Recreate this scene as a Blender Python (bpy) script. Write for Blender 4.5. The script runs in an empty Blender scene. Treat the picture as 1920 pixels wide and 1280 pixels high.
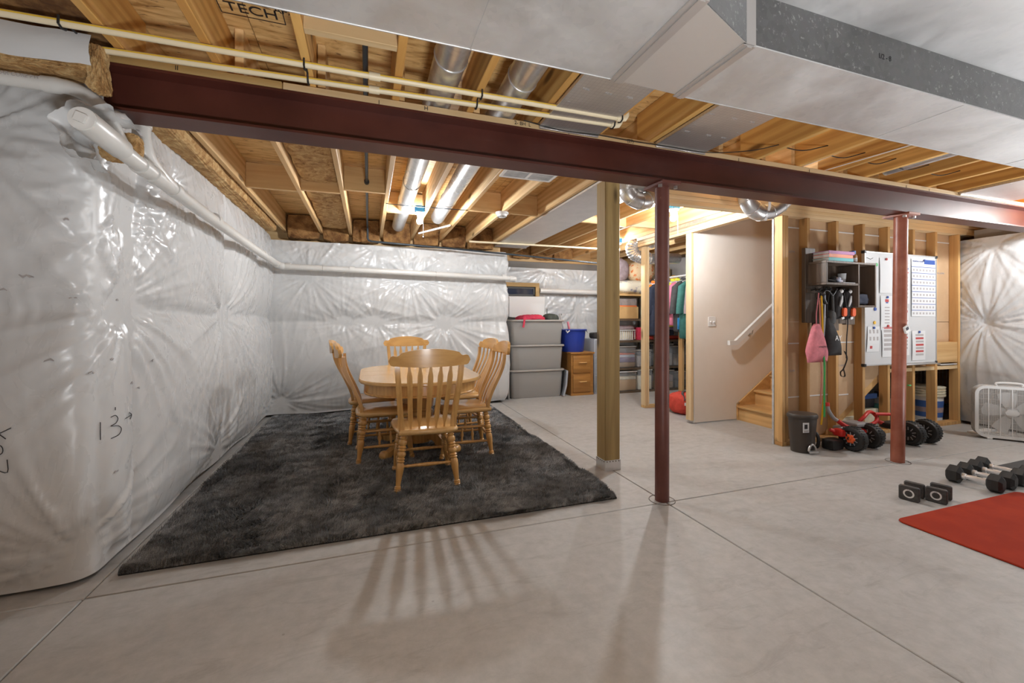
import bpy, bmesh, math, random
import numpy as np
from mathutils import Vector, Matrix, Euler
R=random.Random(7)
SC=bpy.context.scene
COL=SC.collection
PI=math.pi
# ---------------------------------------------------------------- camera, world, exposure
cam=bpy.data.cameras.new('camera'); co=bpy.data.objects.new('camera',cam); COL.objects.link(co)
co.location=(0,0,1.22); co.rotation_euler=(PI/2,0,-math.radians(18.8))
cam.sensor_width=36; cam.lens=14.87; cam.shift_y=-37/1920; cam.clip_start=0.05
SC.camera=co
SC.view_settings.view_transform='Standard'
try: SC.view_settings.look='None'
except Exception: pass
SC.view_settings.gamma=1; SC.view_settings.use_curve_mapping=False
SC.view_settings.exposure=0.0
W=bpy.data.worlds.new('world'); SC.world=W; W.use_nodes=True
W.node_tree.nodes['Background'].inputs[0].default_value=(0.9,0.93,1,1)
W.node_tree.nodes['Background'].inputs[1].default_value=0.05
SC.cycles.max_bounces=10; SC.cycles.diffuse_bounces=7; SC.cycles.glossy_bounces=5
SC.cycles.sample_clamp_indirect=6.0
BULB_W=dict(dining=62,stairs=80,gym=62,rear=10,rear_right=6,closet=46)
UPLIGHT_W=(130,52)

# ---------------------------------------------------------------- materials
def nd(nt,t,**k):
    n=nt.nodes.new(t)
    for a,b in k.items(): setattr(n,a,b)
    return n
def mat(name,col,rough=.5,metal=0.0,spec=None,coat=0,emit=None,es=0,alpha=None,trans=0):
    m=bpy.data.materials.new(name); m.use_nodes=True
    b=m.node_tree.nodes['Principled BSDF']
    b.inputs['Base Color'].default_value=(*col,1); b.inputs['Roughness'].default_value=rough; b.inputs['Metallic'].default_value=metal
    if spec is not None: b.inputs['Specular IOR Level'].default_value=spec
    if coat: b.inputs['Coat Weight'].default_value=coat; b.inputs['Coat Roughness'].default_value=.15
    if emit: b.inputs['Emission Color'].default_value=(*emit,1); b.inputs['Emission Strength'].default_value=es
    if alpha is not None: b.inputs['Alpha'].default_value=alpha
    if trans: b.inputs['Transmission Weight'].default_value=trans
    return m
def coords(nt,scale=(1,1,1),rnd=True,rot=(0,0,0)):
    tc=nd(nt,'ShaderNodeTexCoord'); mp=nd(nt,'ShaderNodeMapping'); mp.inputs['Scale'].default_value=scale; mp.inputs['Rotation'].default_value=rot
    if rnd:
        oi=nd(nt,'ShaderNodeObjectInfo'); va=nd(nt,'ShaderNodeVectorMath',operation='MULTIPLY_ADD')
        cb=nd(nt,'ShaderNodeCombineXYZ')
        for i in range(3): nt.links.new(oi.outputs['Random'],cb.inputs[i])
        va.inputs[1].default_value=(37,53,71); nt.links.new(cb.outputs[0],va.inputs[0]); nt.links.new(tc.outputs['Object'],va.inputs[2])
        nt.links.new(va.outputs[0],mp.inputs['Vector'])
    else: nt.links.new(tc.outputs['Object'],mp.inputs['Vector'])
    return mp.outputs[0]
def noise(nt,vec,scale,detail=4,rough=.55,dist=0):
    n=nd(nt,'ShaderNodeTexNoise'); n.inputs['Scale'].default_value=scale; n.inputs['Detail'].default_value=detail
    n.inputs['Roughness'].default_value=rough; n.inputs['Distortion'].default_value=dist
    nt.links.new(vec,n.inputs['Vector']); return n.outputs['Fac']
def ramp(nt,fac,stops):
    r=nd(nt,'ShaderNodeValToRGB'); e=r.color_ramp.elements
    while len(e)<len(stops): e.new(.5)
    for i,(p,c) in enumerate(stops): e[i].position=p; e[i].color=(*c,1) if len(c)==3 else c
    nt.links.new(fac,r.inputs[0]); return r.outputs[0]
def mix(nt,fac,a,b,typ='MIX'):
    m=nd(nt,'ShaderNodeMix',data_type='RGBA',blend_type=typ)
    for s,v in ((0,fac),(6,a),(7,b)):
        if isinstance(v,(int,float)): m.inputs[s].default_value=v
        elif isinstance(v,tuple): m.inputs[s].default_value=(*v,1)
        else: nt.links.new(v,m.inputs[s])
    return m.outputs[2]
def bump(nt,h,st,dist=.01,prev=None):
    b=nd(nt,'ShaderNodeBump'); b.inputs['Strength'].default_value=st; b.inputs['Distance'].default_value=dist
    nt.links.new(h,b.inputs['Height'])
    if prev is not None: nt.links.new(prev,b.inputs['Normal'])
    return b.outputs[0]
def setin(m,**k):
    b=m.node_tree.nodes['Principled BSDF']
    for n,v in k.items(): m.node_tree.links.new(v,b.inputs[{'col':'Base Color','rough':'Roughness','nrm':'Normal','metal':'Metallic'}[n]])
def wood(name,axis,light,dark,rough=.55,knots=True,fine=1.0,contrast=1.0,coat=0,vary=.25):
    m=mat(name,light,rough,coat=coat); nt=m.node_tree
    s=[9*fine]*3; s[axis]=.55*fine
    v=coords(nt,tuple(s))
    n1=noise(nt,v,1.3,5,.6,1.4)
    wv=nd(nt,'ShaderNodeTexWave',wave_type='BANDS',bands_direction='XYZ'[(axis+1)%3]); wv.inputs['Scale'].default_value=.55; wv.inputs['Distortion'].default_value=7; wv.inputs['Detail'].default_value=2
    nt.links.new(v,wv.inputs['Vector'])
    a=ramp(nt,wv.outputs['Fac'],[(.2,light),(.9,tuple(l*(1-.5*contrast)+d*.5*contrast for l,d in zip(light,dark)))])
    c=mix(nt,ramp(nt,n1,[(.42,(0,0,0)),(.8,(.8*contrast,)*3)]),a,dark)
    if knots:
        s2=[5]*3; s2[axis]=1.6
        vo=nd(nt,'ShaderNodeTexVoronoi'); vo.inputs['Scale'].default_value=1.0; nt.links.new(coords(nt,tuple(s2)),vo.inputs['Vector'])
        c=mix(nt,ramp(nt,vo.outputs['Distance'],[(.07,(.9,)*3),(.15,(0,0,0))]),c,tuple(d*.35 for d in dark))
    oi=nd(nt,'ShaderNodeObjectInfo')
    c=mix(nt,1.0,c,ramp(nt,oi.outputs['Random'],[(0,(1-vary,1-vary*1.05,1-vary*1.2)),(1,(1.0,1.0,1.0))]),'MULTIPLY')
    setin(m,col=c,nrm=bump(nt,n1,.15,.004)); return m
def speck(name,c1,c2,scale,rough=.5,metal=0,lo=.4,hi=.6,bst=0,bd=.003,detail=5,stretch=(1,1,1)):
    m=mat(name,c1,rough,metal); nt=m.node_tree; v=coords(nt,stretch)
    n=noise(nt,v,scale,detail,.6); setin(m,col=ramp(nt,n,[(lo,c1),(hi,c2)]))
    if bst: setin(m,nrm=bump(nt,n,bst,bd))
    return m
M={}
def concrete():
    m=mat('concrete',(.5,.47,.44),.6); nt=m.node_tree; v=coords(nt,rnd=False)
    a=noise(nt,v,1.1,6,.65,.4); b=noise(nt,v,14,5,.7); g=noise(nt,v,120,2,.5)
    c=ramp(nt,a,[(.3,(.365,.36,.35)),(.5,(.42,.415,.405)),(.72,(.465,.46,.45))])
    c=mix(nt,.5,c,ramp(nt,b,[(.35,(.34,.335,.325)),(.65,(.47,.465,.455))]))
    vo=nd(nt,'ShaderNodeTexVoronoi'); vo.inputs['Scale'].default_value=5; nt.links.new(v,vo.inputs['Vector'])
    c=mix(nt,ramp(nt,vo.outputs['Distance'],[(.018,(.55,)*3),(.035,(0,0,0))]),c,(.21,.19,.17))
    st=noise(nt,coords(nt,(1,3.2,1),False,(0,0,.5)),2.4,7,.72,1.5)
    c=mix(nt,ramp(nt,st,[(.53,(0,0,0)),(.68,(.5,)*3)]),c,(.28,.265,.25))
    setin(m,col=c,rough=ramp(nt,a,[(.3,(.42,)*3),(.7,(.62,)*3)]),nrm=bump(nt,g,.10,.002,bump(nt,b,.12,.004)))
    return m
M['concrete']=concrete()
def film():
    m=mat('insulation_film',(.70,.71,.71),.27); nt=m.node_tree; v=coords(nt,rnd=False)
    a=noise(nt,v,1.5,3,.5); w=noise(nt,coords(nt,(1,1,.5),False),7,4,.55,.8); f=noise(nt,coords(nt,(.4,.4,1),False),26,4,.6,.8)
    setin(m,col=ramp(nt,a,[(.3,(.575,.59,.60)),(.7,(.635,.645,.65))]),nrm=bump(nt,f,.10,.006,bump(nt,w,.09,.012)),rough=ramp(nt,w,[(.3,(.21,)*3),(.7,(.36,)*3)]))
    return m
M['film']=film()
LIGHT=(.80,.55,.27); DARK=(.50,.26,.085)
for ax,n in enumerate('xyz'):
    M['lumber_'+n]=wood('lumber_grain_'+n,ax,LIGHT,DARK,.6)
    M['ltwood_'+n]=wood('fresh_lumber_'+n,ax,(.86,.68,.43),(.66,.43,.20),.6)
M['joist']=wood('joist_lumber',1,(.80,.48,.155),(.46,.20,.042),.55,contrast=1.0)
M['joist_far']=wood('joist_lumber_pale',1,(.82,.58,.30),(.55,.31,.11),.6)
M['stud']=wood('stud_lumber',2,(.74,.46,.19),(.47,.24,.08),.6)
M['post']=wood('treated_post',2,(.50,.36,.15),(.25,.16,.06),.65,fine=.8)
M['plate']=wood('treated_plate',0,(.60,.40,.16),(.40,.25,.09),.6)
M['oak']=wood('honey_oak',2,(.70,.41,.145),(.50,.255,.07),.32,knots=False,fine=1.8,contrast=.8,coat=.35,vary=.08)
M['oak_x']=wood('honey_oak_crest',0,(.70,.41,.145),(.50,.255,.07),.32,knots=False,fine=1.8,contrast=.8,coat=.35,vary=.08)
M['oak_y']=wood('honey_oak_top',1,(.74,.47,.20),(.58,.33,.11),.22,knots=False,fine=1.5,contrast=.7,coat=.3,vary=.05)
M['cab']=wood('file_cabinet_oak',0,(.43,.205,.05),(.26,.11,.025),.45,knots=False,fine=1.6,vary=.05)
M['organ']=wood('grey_stained_wood',2,(.16,.115,.085),(.07,.05,.038),.5,knots=False,fine=1.5)
M['stair']=wood('stair_wood',1,(.78,.50,.22),(.58,.33,.12),.45,fine=.8)
def ply():
    m=mat('plywood',(.7,.5,.27),.7); nt=m.node_tree
    v=coords(nt,(1.2,7,4)); n=noise(nt,v,2.2,6,.65,1.6); k=noise(nt,coords(nt,(3,9,5)),4,3,.6,.6)
    c=ramp(nt,n,[(.32,(.36,.19,.055)),(.47,(.64,.40,.155)),(.68,(.80,.56,.26))])
    c=mix(nt,ramp(nt,k,[(.62,(0,0,0)),(.70,(.85,)*3)]),c,(.20,.095,.03)); setin(m,col=c); return m
M['ply']=ply()
def galv(name,base,rough,spots=.5,tint=1):
    m=mat(name,base,rough,.85); nt=m.node_tree; v=coords(nt,rnd=False)
    vo=nd(nt,'ShaderNodeTexVoronoi'); vo.inputs['Scale'].default_value=38; nt.links.new(v,vo.inputs['Vector'])
    n=noise(nt,v,2.2,5,.6,.8)
    c=mix(nt,.5,ramp(nt,n,[(.3,tuple(b*.82 for b in base)),(.7,tuple(min(1,b*1.12) for b in base))]),mix(nt,spots*.4,base,vo.outputs['Color'],'OVERLAY'))
    hs=nd(nt,'ShaderNodeHueSaturation'); hs.inputs['Saturation'].default_value=.15*tint; nt.links.new(c,hs.inputs['Color'])
    setin(m,col=hs.outputs[0],rough=ramp(nt,n,[(.3,(rough*.85,)*3),(.7,(rough*1.25,)*3)]),nrm=bump(nt,noise(nt,v,5,2),.08,.02)); return m
M['galv']=galv('galvanized_duct',(.74,.735,.72),.50)
M['galv_pipe']=galv('galvanized_pipe',(.66,.66,.66),.30,1)
M['galv_pan']=galv('sheet_metal_pan',(.70,.70,.69),.55,.3)
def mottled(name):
    m=galv(name,(.20,.20,.20),.30); nt=m.node_tree  # dark base puts the near face's shade into the colour; mottling is the metal's
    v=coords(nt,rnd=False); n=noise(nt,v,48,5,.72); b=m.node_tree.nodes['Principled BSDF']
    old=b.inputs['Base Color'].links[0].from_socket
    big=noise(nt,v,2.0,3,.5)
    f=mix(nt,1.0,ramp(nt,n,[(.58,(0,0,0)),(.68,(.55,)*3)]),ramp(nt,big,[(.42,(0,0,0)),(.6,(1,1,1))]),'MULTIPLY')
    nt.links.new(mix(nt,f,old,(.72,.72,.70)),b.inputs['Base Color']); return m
M['galv_side']=mottled('galvanized_duct_side')  # shaded copy of the duct metal, for faces towards the camera
def foil(name,base,rough,gridded):
    m=mat(name,base,rough,.8); nt=m.node_tree; v=coords(nt,rnd=False)
    n=noise(nt,v,6,4,.6); 
    if gridded:
        br=nd(nt,'ShaderNodeTexBrick'); br.offset=0; br.inputs['Scale'].default_value=42; br.inputs['Mortar Size'].default_value=.05; br.inputs['Brick Width'].default_value=1; br.inputs['Row Height'].default_value=1
        nt.links.new(v,br.inputs['Vector'])
        c=mix(nt,br.outputs['Fac'],ramp(nt,n,[(.3,tuple(b*.85 for b in base)),(.7,base)]),tuple(b*.78 for b in base)); setin(m,col=c)
    setin(m,nrm=bump(nt,noise(nt,v,30,3),.15,.006)); return m
M['foil']=foil('foil_board',(.74,.70,.66),.36,True)
M['emboss']=foil('embossed_foil',(.74,.715,.69),.42,False)
M['tape']=foil('foil_tape',(.62,.59,.57),.30,False)
M['flex']=foil('crinkled_foil_hose',(.8,.8,.8),.18,False)
M['primer']=speck('red_oxide_primer',(.060,.013,.008),(.09,.022,.014),3,.45,0,.35,.7)
def polemat():
    m=mat('painted_steel_pole',(.25,.08,.05),.42); nt=m.node_tree; v=coords(nt)
    n=noise(nt,v,5,5,.65); r=noise(nt,coords(nt,(1,1,.5)),22,4,.7)
    c=ramp(nt,n,[(.3,(.115,.036,.028)),(.7,(.16,.055,.04))])
    setin(m,col=mix(nt,ramp(nt,r,[(.66,(0,0,0)),(.74,(.6,)*3)]),c,(.30,.15,.09))); return m
M['pole']=polemat()
M['pole2']=speck('rusty_steel_pole',(.27,.075,.042),(.36,.13,.08),7,.40,0,.35,.68)
M['pvc']=speck('white_pvc',(.66,.655,.63),(.71,.705,.68),4,.33)
M['cpvc']=mat('cream_cpvc',(.76,.66,.46),.4)
M['ystripe']=mat('yellow_stripe',(.75,.50,.05),.45)
M['black']=mat('black_plastic',(.02,.02,.021),.45)
M['blackpipe']=mat('black_iron_pipe',(.035,.045,.055),.4,.3)
M['rubber']=mat('black_rubber',(.018,.018,.018),.55)
M['ink']=mat('marker_ink',(.012,.012,.015),.6)
M['redink']=mat('red_print',(.45,.06,.06),.7); M['blueink']=mat('blue_print',(.03,.08,.32),.7); M['greyink']=mat('grey_print',(.40,.38,.38),.8)
M['white']=mat('white_plastic',(.76,.76,.75),.35)
M['paper']=mat('white_paper',(.66,.67,.68),.8)
M['board']=mat('whiteboard_enamel',(.56,.57,.58),.22)
M['alu']=mat('aluminium_trim',(.62,.62,.62),.35,.9)
M['chrome']=mat('chrome',(.88,.88,.89),.30,.85)
M['drywall']=speck('drywall_face',(.76,.70,.63),(.81,.76,.70),1.1,.8,0,.38,.62)
M['drypaper']=speck('drywall_back_paper',(.50,.335,.195),(.56,.385,.235),3,.85)
M['greywall']=mat('grey_drywall',(.62,.61,.60),.8)
M['darkback']=mat('unlit_concrete',(.20,.18,.16),.9)
def fiber():
    m=mat('fiberglass',(.45,.27,.11),.95); nt=m.node_tree; v=coords(nt,(1,1,1)); n=noise(nt,v,8,6,.7,1.8); f=noise(nt,v,60,3,.6)
    c=ramp(nt,n,[(.28,(.17,.075,.02)),(.45,(.42,.235,.085)),(.6,(.60,.40,.18)),(.75,(.74,.56,.32))]); setin(m,col=c,nrm=bump(nt,f,.5,.01,bump(nt,n,.8,.03))); return m
M['fiber']=fiber()
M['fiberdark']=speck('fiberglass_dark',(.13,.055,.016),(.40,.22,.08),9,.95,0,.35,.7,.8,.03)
M['rugback']=mat('rug_backing',(.012,.012,.013),.95)
def pile():
    m=mat('shag_pile',(.05,.05,.05),.62); nt=m.node_tree; v=coords(nt,rnd=False); n=noise(nt,coords(nt,(1,1.6,1),False),8,6,.7,1.2); g=noise(nt,v,320,1,.5)
    c=mix(nt,.5,ramp(nt,n,[(.40,(.026,.027,.029)),(.62,(.50,.52,.54))]),ramp(nt,g,[(.38,(.028,.029,.031)),(.66,(.46,.475,.49))])); setin(m,col=c); return m
M['pile']=pile()
M['tote']=mat('grey_tote_plastic',(.33,.325,.315),.42); M['toterim']=mat('grey_tote_rim',(.36,.34,.32),.42)
M['blue']=mat('blue_tub_plastic',(.018,.045,.33),.35); M['lid']=mat('grey_lid',(.36,.39,.44),.4)
M['red']=mat('red_paint',(.62,.03,.025),.35); M['redmat']=speck('red_exercise_mat',(.30,.026,.008),(.35,.034,.010),5,.85); M['redmat'].node_tree.nodes['Principled BSDF'].inputs['Specular IOR Level'].default_value=.2
M['orange']=mat('orange_plastic',(.80,.12,.03),.4); M['seatgrey']=mat('grey_seat_plastic',(.33,.34,.36),.45)
M['darkmat']=mat('black_exercise_mat',(.035,.036,.038),.65); M['neo']=speck('dark_neoprene',(.045,.043,.042),(.07,.067,.065),40,.6)
M['trash']=mat('brown_black_bin_plastic',(.045,.036,.030),.42)
M['clear']=mat('clear_bin_plastic',(.62,.64,.66),.25,alpha=.30)
M['card']=speck('cardboard',(.53,.33,.13),(.60,.39,.17),4,.85)
M['darkmetal']=mat('dark_shelf_metal',(.12,.085,.055),.5)
M['glass']=mat('dark_window_glass',(.03,.04,.07),.05)
M['drinkglass']=mat('drinking_glass',(.75,.78,.80),.08,alpha=.45)
M['bulb']=mat('lit_bulb',(1,1,1),.3,emit=(.96,.98,1),es=1)
def cloth(name,c,r=.8): M[name]=speck(name,c,tuple(min(1,x*1.25+.005) for x in c),18,r,0,.4,.65,.15,.006)
for n,c in dict(navy=(.022,.028,.05),purple=(.17,.13,.26),yellow=(.62,.66,.05),pink=(.68,.20,.30),charcoal=(.055,.055,.055),teal=(.045,.17,.15),mauve=(.32,.255,.27),orangecloth=(.85,.22,.02),bluecloth=(.03,.22,.50),tan=(.33,.22,.12),greyc=(.25,.22,.21),rose=(.62,.20,.24),crimson=(.50,.03,.07),olive=(.05,.06,.05),blackc=(.022,.020,.021),cream=(.70,.66,.52),redc=(.50,.05,.03),dkgreen=(.02,.06,.05),softgrey=(.42,.42,.42)).items(): cloth(n,c)
M['floral']=speck('floral_print_cloth',(.82,.62,.38),(.75,.20,.05),14,.8,0,.52,.60)
M['quilt']=speck('patterned_quilt',(.76,.72,.58),(.28,.28,.36),12,.85,0,.52,.66)
for n,c in dict(bk_purple=(.45,.13,.38),bk_orange=(.80,.20,.06),bk_teal=(.03,.42,.45),bk_yellow=(.80,.48,.05),green=(.06,.48,.14),yel=(.85,.50,.02),pnk=(.75,.30,.25),ltblue=(.50,.56,.70),amber=(.28,.11,.02),box_blue=(.05,.13,.40),box_dk=(.03,.03,.045)).items(): M[n]=mat(n+'_paint',c,.5)

# ---------------------------------------------------------------- mesh builder
class MB:
    def __init__(s): s.v=[]; s.f=[]
    def add(s,v,f,X=None):
        o=len(s.v); s.v+= [tuple(X@Vector(p)) for p in v] if X is not None else [tuple(p) for p in v]
        s.f+=[tuple(i+o for i in q) for q in f]; return s
    def box(s,x0,x1,y0,y1,z0,z1,b=0,X=None):
        if b<=0:
            v=[(x,y,z) for x in (x0,x1) for y in (y0,y1) for z in (z0,z1)]
            return s.add(v,[(0,1,3,2),(4,6,7,5),(0,4,5,1),(2,3,7,6),(0,2,6,4),(1,5,7,3)],X)
        bm=bmesh.new(); bmesh.ops.create_cube(bm,size=1)
        for q in bm.verts: q.co=Vector(((x0+x1)/2+q.co.x*(x1-x0),(y0+y1)/2+q.co.y*(y1-y0),(z0+z1)/2+q.co.z*(z1-z0)))
        bmesh.ops.bevel(bm,geom=bm.edges[:],offset=b,segments=1 if b<.006 else 2,profile=.5,affect='EDGES')
        bm.verts.ensure_lookup_table(); v=[q.co[:] for q in bm.verts]; f=[[q.index for q in fc.verts] for fc in bm.faces]; bm.free(); return s.add(v,f,X)
    def tube(s,pts,r,n=12,cap=True,closed=False,X=None,flat=None):
        pts=[Vector(p) for p in pts]; N=len(pts); rr=r if isinstance(r,(list,tuple)) else [r]*N
        v=[]; f=[]; up=None
        for i,p in enumerate(pts):
            a=pts[(i-1)%N] if (i>0 or closed) else p; b=pts[(i+1)%N] if (i<N-1 or closed) else p
            t=(b-a).normalized()
            if up is None: up=t.orthogonal().normalized() if flat is None else (Vector(flat)-t*t.dot(Vector(flat))).normalized()
            else: up=(up-t*up.dot(t)).normalized()
            w=t.cross(up)
            for k in range(n):
                an=2*PI*k/n; v.append(p+(up*math.cos(an)+w*math.sin(an))*rr[i])
        for i in range(N-1 if not closed else N):
            for k in range(n): f.append((i*n+k,i*n+(k+1)%n,((i+1)%N)*n+(k+1)%n,((i+1)%N)*n+k))
        if cap and not closed: f.append(tuple(range(n))[::-1]); f.append(tuple((N-1)*n+k for k in range(n)))
        return s.add(v,f,X)
    def strap(s,pts,w,t,side,X=None):   # flat band: width w along vector 'side', thickness t
        pts=[Vector(p) for p in pts]; N=len(pts); v=[]; f=[]; ws=w if isinstance(w,(list,tuple)) else [w]*N
        for i,p in enumerate(pts):
            a=pts[max(i-1,0)]; b=pts[min(i+1,N-1)]; tt=(b-a).normalized(); sd=Vector(side); sd=(sd-tt*sd.dot(tt)).normalized(); nn=tt.cross(sd)
            for (q,e) in ((-1,-1),(1,-1),(1,1),(-1,1)): v.append(p+sd*(q*ws[i]/2)+nn*(e*t/2))
        for i in range(N-1):
            for k in range(4): f.append((i*4+k,i*4+(k+1)%4,(i+1)*4+(k+1)%4,(i+1)*4+k))
        f+= [(3,2,1,0),tuple((N-1)*4+k for k in range(4))]
        return s.add(v,f,X)
    def lathe(s,prof,n=16,X=None,sx=1,sy=1,cap=True):
        v=[];f=[]
        for r,z in prof:
            for k in range(n): a=2*PI*k/n; v.append((r*math.cos(a)*sx,r*math.sin(a)*sy,z))
        for i in range(len(prof)-1):
            for k in range(n): f.append((i*n+k,i*n+(k+1)%n,(i+1)*n+(k+1)%n,(i+1)*n+k))
        if cap and prof[0][0]>1e-5: f.append(tuple(range(n))[::-1])
        if cap and prof[-1][0]>1e-5: f.append(tuple((len(prof)-1)*n+k for k in range(n)))
        return s.add(v,f,X)
    def turned(s,p0,p1,prof,n=10):       # prof: (t,r) along the segment
        p0=Vector(p0); p1=Vector(p1); d=p1-p0; q=d.to_track_quat('Z','Y').to_matrix().to_4x4(); L=d.length
        return s.lathe([(r,t*L) for t,r in prof],n,Matrix.Translation(p0)@q)
    def prism(s,poly,a,b,axis=2,X=None,inset=0):
        n=len(poly)
        def P(u,v,w): return (u,v,w) if axis==2 else ((u,w,v) if axis==1 else (w,u,v))
        if inset:
            cx=sum(p[0] for p in poly)/n; cy=sum(p[1] for p in poly)/n
            def sh(p): 
                d=math.hypot(p[0]-cx,p[1]-cy); k=max(0,(d-inset)/d) if d>0 else 1; return (cx+(p[0]-cx)*k,cy+(p[1]-cy)*k)
            e=min(inset,(b-a)*.45); L=[([sh(p) for p in poly],a),(poly,a+e),(poly,b-e),([sh(p) for p in poly],b)]
        else: L=[(poly,a),(poly,b)]
        v=[P(p[0],p[1],w) for pl,w in L for p in pl]; f=[]
        for i in range(len(L)-1):
            for k in range(n): f.append((i*n+k,i*n+(k+1)%n,(i+1)*n+(k+1)%n,(i+1)*n+k))
        f.append(tuple(range(n))[::-1]); f.append(tuple((len(L)-1)*n+k for k in range(n)))
        return s.add(v,f,X)
    def sphere(s,c,r,n=12,m=8,sc=(1,1,1),X=None):
        prof=[(max(1e-6,math.sin(PI*i/m))*r if 0<i<m else 0,-math.cos(PI*i/m)*r) for i in range(m+1)]
        v=[];f=[]
        for q,z in prof:
            for k in range(n): a=2*PI*k/n; v.append((c[0]+q*math.cos(a)*sc[0],c[1]+q*math.sin(a)*sc[1],c[2]+z*sc[2]))
        for i in range(m):
            for k in range(n): f.append((i*n+k,i*n+(k+1)%n,(i+1)*n+(k+1)%n,(i+1)*n+k))
        return s.add(v,f,X)
    def mesh(s,name,m,smooth=40,org=None):
        me=bpy.data.meshes.new(name)
        v=s.v if org is None else [(a-org[0],b-org[1],c-org[2]) for a,b,c in s.v]
        me.from_pydata(v,[],s.f); me.validate(); bm=bmesh.new(); bm.from_mesh(me); bmesh.ops.remove_doubles(bm,verts=bm.verts[:],dist=1e-6); bmesh.ops.recalc_face_normals(bm,faces=bm.faces[:]); bm.to_mesh(me); bm.free()
        me.materials.append(M[m] if isinstance(m,str) else m)
        if smooth:
            me.shade_smooth(); me.set_sharp_from_angle(angle=math.radians(smooth))
        return me
ORG={}
def link(name,me,parent=None,loc=(0,0,0),rot=(0,0,0)):
    o=bpy.data.objects.new(name,me); COL.objects.link(o); o.location=loc; o.rotation_euler=rot
    if parent is not None: o.parent=parent
    return o
def tag(o,label=None,cat=None,group=None,kind=None):
    if label: o['label']=label
    if cat: o['category']=cat
    if group: o['group']=group
    if kind: o['kind']=kind
    return o
def thing(name,label,cat,loc=(0,0,0),rz=0,group=None):
    o=bpy.data.objects.new(name,None); COL.objects.link(o); o.location=loc; o.rotation_euler=(0,0,rz); o.empty_display_size=.05
    ORG[o.name]=tuple(loc); return tag(o,label,cat,group)
def part(name,mb,m,parent,world=False,smooth=40,label=None,kind=None):
    org=None
    if world: org=ORG.get(parent.name,(0,0,0))
    o=link(name,mb.mesh(name,m,smooth,org),parent); ORG[o.name]=org or (0,0,0)
    return tag(o,label,kind=kind)
def solo(name,mb,m,label,cat,group=None,kind=None,smooth=40,base=None):   # a thing that is one mesh, built in world coordinates
    xs=[p[0] for p in mb.v]; ys=[p[1] for p in mb.v]; zs=[p[2] for p in mb.v]
    b=base or ((min(xs)+max(xs))/2,(min(ys)+max(ys))/2,min(zs))
    o=link(name,mb.mesh(name,m,smooth,b),None,b); ORG[o.name]=b
    return tag(o,label,cat,group,kind)
def struct(name,mb,m,smooth=40):
    o=link(name,mb.mesh(name,m,smooth)); o['kind']='structure'; ORG[o.name]=(0,0,0); return o
def pieces(name,me,locs,parent):
    for l in locs:
        if len(l)==3: link(name,me,parent,l)
        else: link(name,me,parent,l[:3],(0,0,l[3]))
def copy_tree(o,parent=None):
    c=o.copy(); COL.objects.link(c)
    if parent is not None: c.parent=parent
    for ch in list(o.children): copy_tree(ch,c)
    return c
TEXTS=[]
def text(s,size,loc,rot,m,parent,name='lettering',world=True,label=None):
    cu=bpy.data.curves.new(name,'FONT'); cu.body=s; cu.size=size; cu.align_x='CENTER'; cu.align_y='CENTER'; cu.extrude=.0004
    TEXTS.append(name); cu.materials.append(M[m]); o=bpy.data.objects.new(name,cu); COL.objects.link(o)
    og=ORG.get(parent.name,(0,0,0)) if world else (0,0,0)
    o.location=tuple(a-b for a,b in zip(loc,og)); o.rotation_euler=rot; o.parent=parent; return o
def lerp(a,b,t): return a+(b-a)*t
def rrect(w,h,r,n=4,cx=0,cy=0):
    out=[]
    for sx,sy,a0 in ((1,1,0),(-1,1,90),(-1,-1,180),(1,-1,270)):
        for i in range(n+1):
            a=math.radians(a0+90*i/n); out.append((cx+sx*(w/2-r)+r*math.cos(a),cy+sy*(h/2-r)+r*math.sin(a)))
    return out
def bez(pts,n=8):    # catmull-rom
    P=[Vector(p) for p in pts]; P=[P[0]*2-P[1]]+P+[P[-1]*2-P[-2]]; out=[]
    for i in range(1,len(P)-2):
        for k in range(n):
            t=k/n; a,b,c,d=P[i-1],P[i],P[i+1],P[i+2]
            out.append(.5*((2*b)+(c-a)*t+(2*a-5*b+4*c-d)*t*t+(3*b-a-3*c+d)*t**3))
    out.append(P[-2]); return [tuple(p) for p in out]
FACE_Y=(PI/2,0,0)      # text that faces -Y
# ---------------------------------------------------------------- floor: four slabs between tooled control joints
fl=MB().box(-3.5,8.4,-4,8.8,-.16,-.05); floor=struct('floor',fl,'concrete',0)
JX=[-3.5,-1.185,1.905,8.4]; JY=[-4,2.372,8.8]
for i in range(3):
    for j in range(2):
        x0,x1,y0,y1=JX[i],JX[i+1],JY[j],JY[j+1]
        part('slab',MB().box(x0+.003,x1-.003,y0+.003,y1-.003,-.08,0,.004),'concrete',floor)
part('joint_bottom',MB().box(-3.4,8.3,-3.9,8.7,-.05,-.008),'darkback',floor)
collar=MB()
for (x,y,r) in ((1.905,2.41,.085),(4.38,2.41,.085)): collar.tube([(x+r*math.cos(a),y+r*math.sin(a),.0005) for a in [k*PI/16 for k in range(32)]],.0035,4,closed=True)
part('joint_ring',collar,'darkback',floor)
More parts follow.
